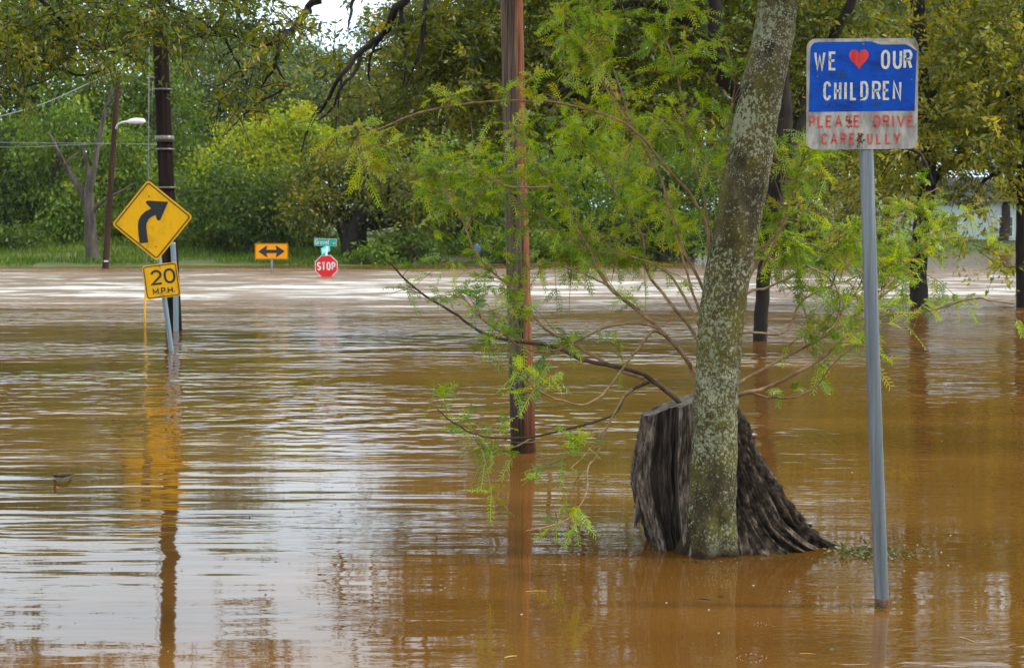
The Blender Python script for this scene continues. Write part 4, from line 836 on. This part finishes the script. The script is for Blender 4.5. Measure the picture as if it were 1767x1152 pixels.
# ------------------------------------------------------------------ mesquite shrub sprouting round the stump
MY = SY+.02; mo = at(1222, 700, MY)
t = thing('mesquite_shrub', (mo.x, MY, 0), 'feathery bright green mesquite shrub with long brown stems sprouting from behind the stump', 'shrub')
ST = [  # pixel path, base radius px, depth drift (m), leaf density, twig reach
 ([(1222, 760), (1199, 645), (1130, 562), (1049, 493), (1019, 430), (984, 365), (950, 322), (915, 262), (890, 215)], 7.5, .5, 1.0),
 ([(1225, 640), (1199, 578), (1149, 517), (1117, 469), (1106, 408), (1067, 348), (1039, 295), (994, 240), (969, 219)], 6, 1.0, 1.2),
 ([(1225, 620), (1210, 543), (1217, 504), (1171, 408), (1143, 312), (1115, 253), (1087, 208), (1049, 149), (1021, 90), (1011, 66), (962, 42)], 5.5, .2, 1.2),
 ([(1230, 560), (1228, 480), (1226, 400), (1216, 337), (1195, 271), (1188, 226), (1174, 149), (1159, 87), (1146, 59), (1160, 14), (1168, -40)], 5, .4, 1.25),
 ([(1230, 500), (1219, 396), (1195, 344), (1140, 281), (1105, 236), (1063, 208), (1014, 191), (969, 180), (907, 176), (817, 180), (723, 198), (664, 219), (622, 243), (619, 267), (643, 292)], 5, -.5, .45),
 ([(1262, 420), (1254, 330), (1223, 288), (1195, 246), (1167, 227), (1108, 227)], 3.6, .6, 1.1),
 ([(1255, 400), (1258, 302), (1251, 260), (1268, 167), (1270, 121)], 3.6, -.1, 1.0),
 ([(1225, 745), (1169, 695), (1115, 656), (1071, 638), (997, 621), (954, 600), (884, 587), (824, 569), (780, 534), (715, 495), (672, 452)], 8.5, -.2, .55),
 ([(1110, 652), (1071, 639), (989, 595), (932, 560), (893, 508), (832, 452), (798, 382), (767, 326), (750, 300)], 5, .5, 1.1),
 ([(1135, 566), (1110, 556), (1062, 556), (1019, 573), (963, 600), (910, 602), (870, 575), (824, 543), (790, 500)], 4.2, -.4, .7),
 ([(1150, 580), (1128, 569), (1102, 600), (1071, 643), (1041, 678), (1006, 691), (963, 682), (924, 665), (893, 639)], 4.4, -.7, .3),
 ([(1119, 658), (1080, 682), (1054, 717), (928, 752), (867, 758), (824, 752), (793, 734), (754, 704)], 4.6, -.6, .2),
 ([(924, 754), (884, 771), (854, 780), (832, 769), (815, 748)], 2.6, -.4, 1.1),
 ([(1090, 672), (1075, 682), (1049, 734), (1030, 786), (1016, 804), (1009, 855), (989, 889), (951, 906), (907, 916)], 3.6, -1.0, .4),
 ([(1049, 734), (1020, 775), (985, 808)], 2.2, -.6, .3),
 ([(1240, 700), (1276, 659), (1360, 611), (1424, 575), (1487, 535), (1540, 500), (1580, 470)], 6, .7, .9),
 ([(1240, 700), (1278, 681), (1320, 675), (1372, 651), (1420, 623), (1455, 587), (1487, 571), (1530, 545), (1599, 539), (1679, 515), (1711, 520), (1751, 525)], 6.5, .3, .42),
 ([(1270, 682), (1300, 679), (1328, 687), (1372, 687), (1408, 667), (1440, 627), (1487, 587), (1520, 555)], 3.8, -.3, .7),
 ([(1245, 600), (1284, 571), (1352, 575), (1376, 535), (1400, 511), (1487, 475), (1530, 450)], 4.2, .5, 1.0),
 ([(1245, 560), (1292, 507), (1320, 497), (1360, 479), (1392, 459), (1440, 439), (1487, 411), (1559, 360), (1619, 324)], 4.4, .8, 1.2),
 ([(1250, 520), (1296, 443), (1332, 419), (1356, 411), (1376, 421), (1424, 419), (1470, 400)], 3.6, .4, 1.2),
 ([(1280, 500), (1320, 427), (1348, 371), (1349, 312), (1345, 277), (1336, 257)], 3.6, .3, 1.1),
 ([(1310, 470), (1345, 400), (1363, 347), (1376, 305), (1387, 274), (1400, 250)], 3.4, .1, 1.2),
 ([(1487, 535), (1515, 511), (1547, 475), (1571, 444), (1615, 404), (1667, 385)], 3.4, 1.0, 1.3),
 ([(1424, 575), (1443, 560), (1460, 527), (1487, 488), (1500, 440)], 2.6, .3, 1.1),
 ([(1215, 560), (1190, 480), (1160, 400), (1120, 330), (1090, 300), (1040, 270)], 4, 1.4, 1.3),
 ([(1205, 560), (1150, 470), (1080, 440), (1000, 430), (930, 380), (880, 350), (820, 330)], 4, 1.2, 1.1),
 ([(1049, 493), (1000, 470), (950, 455), (905, 470), (860, 500)], 3, .9, 1.8),
 ([(1087, 208), (1060, 120), (1040, 60), (1010, 0)], 2.8, .8, 1.3),
 ([(950, 322), (880, 320), (820, 300), (760, 310), (715, 350)], 3, .9, .9),
 ([(1392, 459), (1430, 480), (1450, 520), (1440, 560)], 2.4, .2, 1.1),
]
for pts, r0, drift, dn in ST:
    n = len(pts); kk = mpp(MY)
    P3 = []
    for i, (a, bb) in enumerate(pts):
        f = i/(n-1); P3.append(at(a, bb, MY+drift*f**1.2+.05*math.sin(3*i+a)))
    Pn, rr = smooth_path(P3, [kk*r0*.56*(1-.78*(i/(n-1))**.8)+.0012 for i in range(n)], 7)
    jit = np.cumsum(rng.normal(size=Pn.shape)*.0018, 0); jit -= np.linspace(0, 1, len(Pn))[:, None]*jit[-1]; Pn = Pn+jit
    mb = MB(); tube(mb, Pn, rr, 8); br = mb.build('branch', M['stem_dark'] if r0 >= 8 or dn < .3 else M['stem'], t)
    # twigs and feather leaves
    tw = MB(); LP, LD, LL = [], [], []
    Ltot = np.linalg.norm(np.diff(Pn, axis=0), axis=1).sum()
    ntw = int(Ltot*(16 if pts[-1][1] < 430 else 8)*dn)+2
    for _ in range(ntw):
        f = .28+.72*rng.random()**.8; i = min(len(Pn)-2, int(f*(len(Pn)-1))); p = Pn[i]; tg = unit(Pn[i+1]-Pn[i])
        d = unit(tg*.7+rng.normal(size=3)*np.array([.8, .7, .7])+np.array([0, 0, .2])); ln = rng.uniform(.06, .42)*(1 if f < .9 else .6)
        q1 = p+d*ln*.5+np.array([0, 0, .01]); q2 = p+d*ln+np.array([0, 0, -.06*ln/.3])
        Q, qr = smooth_path([p, q1, q2], [.0026, .0019, .0010], 4); tube(tw, Q, qr, 4, cap=False)
        for m in range(int(rng.integers(2, 5))):
            g = rng.uniform(.25, 1.0); pp = Q[min(len(Q)-1, int(g*(len(Q)-1)))]
            for tw2 in range(2):
                LP.append(pp); LD.append(d*.7+rng.normal(size=3)*.75+np.array([0, 0, -.05])); LL.append(rng.uniform(.05, .14))
    V, T = pinnae(np.array(LP), np.array(LD), np.array(LL), 9, .030, .0062, droop=.45)
    quads('foliage', V, T+.16*rng.normal(), M['leaf_mesq'], br, twigs=tw, twig_mat=M['stem'])

# ------------------------------------------------------------------ nearer trees: limbs over the water
def twig_foliage(lobes, Y, n_per, ll, lw, dsp=.9, nleaf=24):
    """short leafy twigs inside pixel lobes: narrow single leaves set along each twig and hanging from it"""
    P_, D_, T_ = [], [], []; tw = MB()
    for (px, py, rx, ry, dens) in lobes:
        nt = int(n_per*dens*rx*ry/1000)
        for _ in range(nt):
            a = rng.uniform(0, 2*math.pi); rad = math.sqrt(rng.random())*(1+.18*rng.normal())
            c = np.array(at(px+rx*rad*math.cos(a), py+ry*rad*math.sin(a), Y+rng.normal()*dsp))
            d = unit(rng.normal(size=3)*np.array([1, .8, .45])+np.array([0, 0, -.25])); ln = rng.uniform(.2, .62)*ll/.08
            Q, qr = smooth_path([c, c+d*ln*.5, c+d*ln+np.array([0, 0, -.22*ln])], [.007, .005, .002], 4); tube(tw, Q, qr, 4, cap=False)
            m = int(nleaf*rng.uniform(.7, 1.3)); f = .15+.85*rng.random(m); q = Q[np.minimum((f*(len(Q)-1)).astype(int), len(Q)-2)]
            q = q+rng.normal(size=(m, 3))*.025*ll/.08; dd = d*.8+rng.normal(size=(m, 3))*.75; dd[:, 2] -= .45
            P_.append(q); D_.append(dd); T_.append(np.full(m, .42+.17*rng.normal())+.12*rng.normal(size=m))
    P, D, T = np.concatenate(P_), np.concatenate(D_), np.concatenate(T_); s = rng.uniform(.6, 1.25, len(P))
    return tw, leaf_quads(P, D, s*ll, s*lw), T
def limbs_part(t, paths, Y, mat, name='limb', sides=8):
    for pts, r in paths:
        mb = MB(); k = mpp(Y); n = len(pts)
        P, rr = smooth_path([at(p[0], p[1], Y+.35*math.sin(p[0]*.05)) for p in pts], [q*k/2 for q in r], 6)
        P = P+rng.normal(size=P.shape)*np.minimum(rr, .05)[:, None]*(.1 if name == 'trunk' else .35); tube(mb, P, rr, sides); mb.build(name, mat, t)
# left overhanging tree, its trunk outside the picture on the left
YL = 17.5; xb = at(-420, 500, YL).x
t = thing('overhanging_tree', (xb, YL, 0), 'near tree hanging brownish green leafy limbs over the top left corner', 'tree')
limbs_part(t, [([(-430, 640), (-425, 500), (-410, 250), (-380, 0), (-340, -250)], [70, 60, 52, 44, 30])], YL, M['bark_dark'], 'trunk', 14)
limbs_part(t, [([(-395, 100), (-200, -60), (0, -60), (200, -50), (400, -60), (545, -20), (530, 20), (505, 45), (485, 70), (476, 110), (450, 150)], [34, 26, 22, 20, 18, 14, 12, 11, 10, 6, 3]),
               ([(-380, 0), (-200, -30), (-60, 60), (60, 100), (140, 130), (200, 110)], [26, 18, 10, 6, 4, 2]), ([(0, -60), (80, 10), (150, 70), (230, 100)], [12, 7, 5, 3]),
               ([(200, -50), (300, 10), (380, 60), (420, 130), (440, 180)], [10, 7, 5, 4, 2]), ([(485, 70), (440, 80), (400, 60), (340, 58)], [6, 4, 3, 2]),
               ([(476, 110), (490, 150), (450, 175), (420, 200), (385, 235)], [5, 4, 4, 3, 2]), ([(-100, 60), (0, 150), (60, 145), (95, 130)], [6, 4, 3, 1])], YL, M['bark_dark'])
tw, V, T = twig_foliage([(40, 10, 120, 40, .8), (60, 60, 100, 40, .9), (170, 50, 80, 45, .85), (15, 110, 50, 40, .8), (110, 95, 90, 22, .6), (230, 30, 70, 40, .75), (330, 25, 80, 38, .8), (330, 80, 50, 26, .3), (420, 25, 70, 38, .85), (500, 32, 50, 38, .8),
     (450, 85, 50, 34, .75), (430, 140, 50, 36, .65), (490, 140, 36, 14, .25), (365, 180, 30, 40, .2), (430, 190, 50, 26, .4), (200, 95, 50, 22, .4), (20, 160, 34, 18, .35), (250, 80, 30, 24, .3),
     (60, -60, 260, 40, .25), (330, -60, 240, 40, .2)], YL, 15, .082, .028, dsp=.6)
quads('crown', V, T, M['leaf_pecan'], t, twigs=tw, twig_mat=M['bark_dark'])
# big dark tree behind the lichen trunk
bB = gp(1312, 590); YB = bB.y+.12
t = thing('shade_tree', (bB.x, YB, 0), 'dark trunked tree standing in the water right behind the lichen covered trunk', 'tree')
limbs_part(t, [([(1311, 640), (1312, 588), (1316, 500), (1326, 400), (1338, 320), (1350, 260), (1345, 130), (1330, -40), (1330, -300)], [27, 25, 24, 26, 30, 38, 34, 30, 20])], YB, M['bark_dark'], 'trunk', 14)
limbs_part(t, [([(1350, 262), (1300, 190), (1250, 140), (1235, 60), (1225, -60)], [30, 24, 26, 24, 14]), ([(1352, 262), (1376, 235), (1398, 150), (1440, 60), (1500, -60)], [34, 36, 24, 20, 12]),
               ([(1240, 90), (1160, 20), (1060, 10), (1020, 70), (985, 140), (960, 170), (930, 210)], [16, 13, 12, 11, 11, 8, 4]), ([(1225, -40), (1000, -120), (800, -90), (695, 0), (660, 60), (625, 85), (590, 130), (560, 180), (530, 225), (520, 262)], [18, 18, 18, 15, 12, 10, 8, 6, 4, 2]),
               ([(690, 5), (695, 45), (698, 90), (700, 120), (695, 150)], [9, 7, 6, 4, 2]), ([(740, -60), (735, 0), (730, 60), (715, 110), (700, 150)], [10, 9, 8, 5, 2]), ([(625, 85), (615, 120), (590, 150), (570, 190), (545, 210)], [7, 6, 5, 4, 2]), ([(660, 60), (640, 95), (636, 125), (640, 150)], [6, 5, 4, 2]),
               ([(700, 78), (660, 82), (630, 100)], [5, 4, 2]), ([(640, -60), (615, -20), (605, 25), (600, 52)], [8, 7, 5, 2]), ([(590, 130), (582, 190), (580, 240), (590, 262)], [4, 3, 2, 1]), ([(560, 180), (540, 200), (528, 240)], [4, 3, 1]),
               ([(960, 270), (950, 300), (960, 340)], [10, 7, 3]), ([(1020, 70), (1010, 180), (1005, 240), (975, 280), (950, 260)], [10, 10, 9, 7, 4]), ([(1005, 240), (1000, 290), (1010, 330)], [6, 5, 2]),
               ([(1500, 250), (1580, 260), (1600, 290), (1612, 320)], [8, 6, 5, 2])], YB, M['bark_dark'])
tw, V, T = twig_foliage([(615, 25, 24, 22, .35), (690, 40, 40, 36, .5), (600, 105, 40, 24, .4), (740, 80, 60, 60, .8), (800, 60, 70, 60, 1.0), (690, 150, 60, 45, .4), (780, 150, 60, 50, .8), (850, 90, 60, 80, .9), (940, 60, 70, 60, .9), (1020, 60, 70, 60, .7), (1110, 70, 80, 60, .65), (1200, 60, 70, 60, .8),
     (960, 160, 80, 60, .6), (1060, 180, 80, 60, .6), (1160, 160, 80, 60, .7), (1230, 140, 50, 60, .4), (1330, 60, 60, 60, .8), (1420, 40, 70, 50, 1.0), (1390, 140, 40, 60, .7), (860, 240, 60, 50, .4), (640, 240, 50, 50, .2),
     (850, -70, 220, 50, .6), (1100, -70, 260, 60, .8), (1350, -60, 180, 50, .9), (1100, -180, 300, 70, .5)], YB+.8, 27, .11, .040, dsp=.7)
quads('crown', V, T, M['leaf_pecan'], t, twigs=tw, twig_mat=M['bark_dark'])
# two trees in the water on the right
def water_tree(label, bx, by, trunk, limbs, lobes, leaf):
    b = gp(bx, by); Yw = b.y+.2; t = thing('shade_tree', (b.x, Yw, 0), label, 'tree')
    limbs_part(t, [trunk], Yw, M['bark_dark'], 'trunk', 14); limbs_part(t, limbs, Yw, M['bark_dark'])
    tw, V, T = twig_foliage(lobes, Yw, 19, .15, .055, dsp=1.2); quads('crown', V, T, M[leaf], t, twigs=tw, twig_mat=M['bark_dark'])
water_tree('dark wet tree trunk standing in the flood right of the grey sign post', 1587, 529, ([(1587, 560), (1587, 528), (1584, 470), (1590, 400), (1600, 300), (1590, 150), (1580, -50), (1570, -250)], [36, 33, 30, 30, 30, 28, 24, 16]),
   [([(1595, 330), (1640, 280), (1690, 240), (1740, 200)], [16, 12, 8, 4]), ([(1600, 300), (1540, 240), (1480, 200), (1430, 190)], [16, 12, 8, 4]), ([(1592, 180), (1650, 120), (1720, 60)], [14, 10, 6]), ([(1590, 180), (1530, 110), (1480, 50)], [14, 10, 6])],
   [(1640, 60, 90, 60, 1.0), (1640, 150, 80, 60, 1.1), (1620, 240, 70, 60, 1.0), (1680, 250, 60, 50, .9), (1560, 310, 60, 50, .8), (1500, 330, 60, 50, .7), (1640, 320, 70, 40, .4), (1590, 390, 50, 40, .6), (1440, 290, 50, 50, .7), (1450, 380, 40, 40, .5), (1540, 200, 70, 80, .8), (1480, 60, 80, 60, .9), (1390, 200, 40, 60, .6), (1560, -60, 220, 60, .9), (1560, -160, 220, 60, .7)], 'leaf_gold')
water_tree('thick dark trunk cut by the right picture edge', 1766, 531, ([(1767, 560), (1767, 530), (1766, 440), (1768, 340), (1772, 200), (1780, 0), (1790, -250)], [30, 27, 26, 28, 32, 30, 18]),
   [([(1768, 330), (1730, 300), (1700, 310), (1680, 340)], [12, 8, 6, 3]), ([(1772, 220), (1730, 150), (1690, 100)], [16, 10, 5]), ([(1768, 300), (1840, 220), (1900, 160)], [16, 10, 6])],
   [(1730, 60, 80, 60, 1.1), (1740, 150, 70, 60, 1.1), (1740, 230, 60, 50, 1.0), (1745, 300, 50, 30, .6), (1700, 330, 50, 30, .25), (1715, 430, 40, 34, .4), (1735, 470, 24, 22, .3), (1690, 380, 40, 40, .12), (1840, 150, 70, 120, .6), (1800, -60, 180, 70, .8)], 'leaf_gold')

# ------------------------------------------------------------------ things floating on the water
n = 520; px = rng.normal(size=n)*46+1495; py = 951+rng.normal(size=n)*6+(px-1490)*.02; keep = (px > 1420) & (px < 1640); P = np.array([gp(a, bb, .004+.01*rng.random()) for a, bb in zip(px[keep], py[keep])]); n = len(P)
D = rng.normal(size=(n, 3)); D[:, 2] = np.abs(D[:, 2])*.25; s = rng.uniform(.008, .03, n)
setp(quads('leaf_litter', leaf_quads(P, D, s, s*.5), rng.random(n), M['litter']), kind='stuff', label='small leaves and scum floating at the tip of the stump root', cat='leaf litter')
def stick(label, a, bb, r=.004, mat='straw', name='floating_stick'):
    A, B = gp(*a, .003), gp(*bb, .003); mb = MB(); P, rr = smooth_path([A, (A+B)/2+Vector((.001, .003, .001)), B], [r*.55, r*.6, r*.3], 5); tube(mb, P, rr, 6); setp(mb.build(name, M[mat], loc=A), label, 'stick', 'sticks floating on the water')
stick('short pale straw floating near the bottom right corner', (1656, 1098), (1682, 1107), .003)
stick('pale twig floating on the reflection of the centre pole', (870, 1134), (892, 1131), .005)
stick('thin yellow straw floating left of the grey sign post foot', (1380, 1127), (1408, 1128), .0025)
stick('thin straw floating below the centre pole', (907, 1020), (943, 1019), .003)
stick('dark twig floating in front of the stump', (1206, 1031), (1228, 1034), .006, 'driftwood')
b = gp(108, 820)
t = thing('floating_log', b, 'small dark chunk of wood floating alone at the left', 'driftwood')
mb = MB(); P, r = smooth_path([gp(93, 821, .015), gp(100, 820, .03), gp(112, 819, .035), gp(123, 817, .02)], [.006, .013, .015, .005], 6); tube(mb, P, r, 10, disp=lambda q, a, c, s: .5*mnoise.noise(Vector((q[0]*40, q[1]*40, q[2]*40)))); mb.build('wood', M['driftwood'], t)
mb = MB(); P, r = smooth_path([gp(95, 820, .03), gp(94, 819, .05), gp(97, 818, .06)], [.012, .009, .004], 4); tube(mb, P, r, 6); mb.build('knot', M['driftwood'], t)
def dome(r):
    mb = MB(); n, m = 10, 4; V = []
    for j in range(m+1):
        ph = math.pi/2*j/m
        for i in range(n): V.append((r*math.sin(ph)*math.cos(2*math.pi*i/n), r*math.sin(ph)*math.sin(2*math.pi*i/n), r*.75*math.cos(ph)))
    mb.add(V, [(j*n+i, (j+1)*n+i, (j+1)*n+(i+1) % n, j*n+(i+1) % n) for j in range(m) for i in range(n)]); return mb
proto = None; sp = [(1223, 1052), (1583, 940), (1624, 953), (1636, 975), (1700, 939), (1640, 924), (1682, 1086), (768, 1014), (800, 1014), (709, 898), (1240, 1092), (1604, 960), (1560, 985), (1700, 1020), (1445, 1013), (1362, 1020), (1300, 1010), (1545, 952), (1590, 950), (900, 1060), (1150, 1040), (1470, 860), (1470, 815)]
for cx_, cy_, rx_, ry_, m_ in ((1296, 1135, 24, 7, 16), (1312, 1077, 12, 4, 9)):
    for q in range(m_): sp.append((cx_+rx_*math.cos(6.283*q/m_)*rng.uniform(.7, 1.1), cy_+ry_*math.sin(6.283*q/m_)*rng.uniform(.7, 1.1)))
for a, bb in sp:
    if proto is None:
        proto = dome(.007).build('bubble', M['bubble'], loc=(0, 0, 0)); o = proto
    else: o = proto.copy(); COL.objects.link(o)
    p = gp(a, bb); o.location = (p.x, p.y, .001); s = rng.uniform(.3, .8)*(1 if abs(a-1300) > 30 or bb < 1070 else .5); o.scale = (s, s, s)
    setp(o, 'tiny pale bubble floating on the brown water', 'bubble', 'bubbles on the water')
# fine flotsam drifting on the near water
n = 420; px = rng.uniform(-20, 1790, n); py = 700+450*rng.random(n)**.8; px, py = list(px), list(py)
for cx_, cy_, hw, m_ in ((1222, 966, 52, 40), (1350, 962, 90, 50), (1130, 944, 22, 20), (903, 785, 24, 26), (1522, 1051, 14, 16)):
    for q in range(m_): px.append(cx_+rng.uniform(-1, 1)*hw); py.append(cy_+abs(rng.normal())*2.5)
n = len(px); P = np.array([gp(a, bb, .003) for a, bb in zip(px, py)])
D = rng.normal(size=(n, 3)); D[:, 2] *= .05; s = rng.uniform(.004, .016, n)*np.where(rng.random(n) < .06, 2.2, 1)
setp(quads('flotsam', leaf_quads(P, D, s, s*.45), rng.random(n)**1.5, M['litter']), kind='stuff', label='leaf flecks and twig bits drifting on the brown water', cat='flotsam')

# ------------------------------------------------------------------ thin damp air
m, t_, o_ = newmat('damp_air'); pv = nd(t_, 'ShaderNodeVolumePrincipled', Density=.00010, Anisotropy=.2); pv.inputs['Color'].default_value = (.86, .92, .95, 1)
t_.links.new(pv.outputs[0], o_.inputs['Volume'])
mb = MB(); box(mb, (0, 60, 18), (420, 300, 44)); hz = mb.build('haze', m, smooth=False); setp(hz, kind='stuff', label='thin pale haze in the air over the flood', cat='haze')
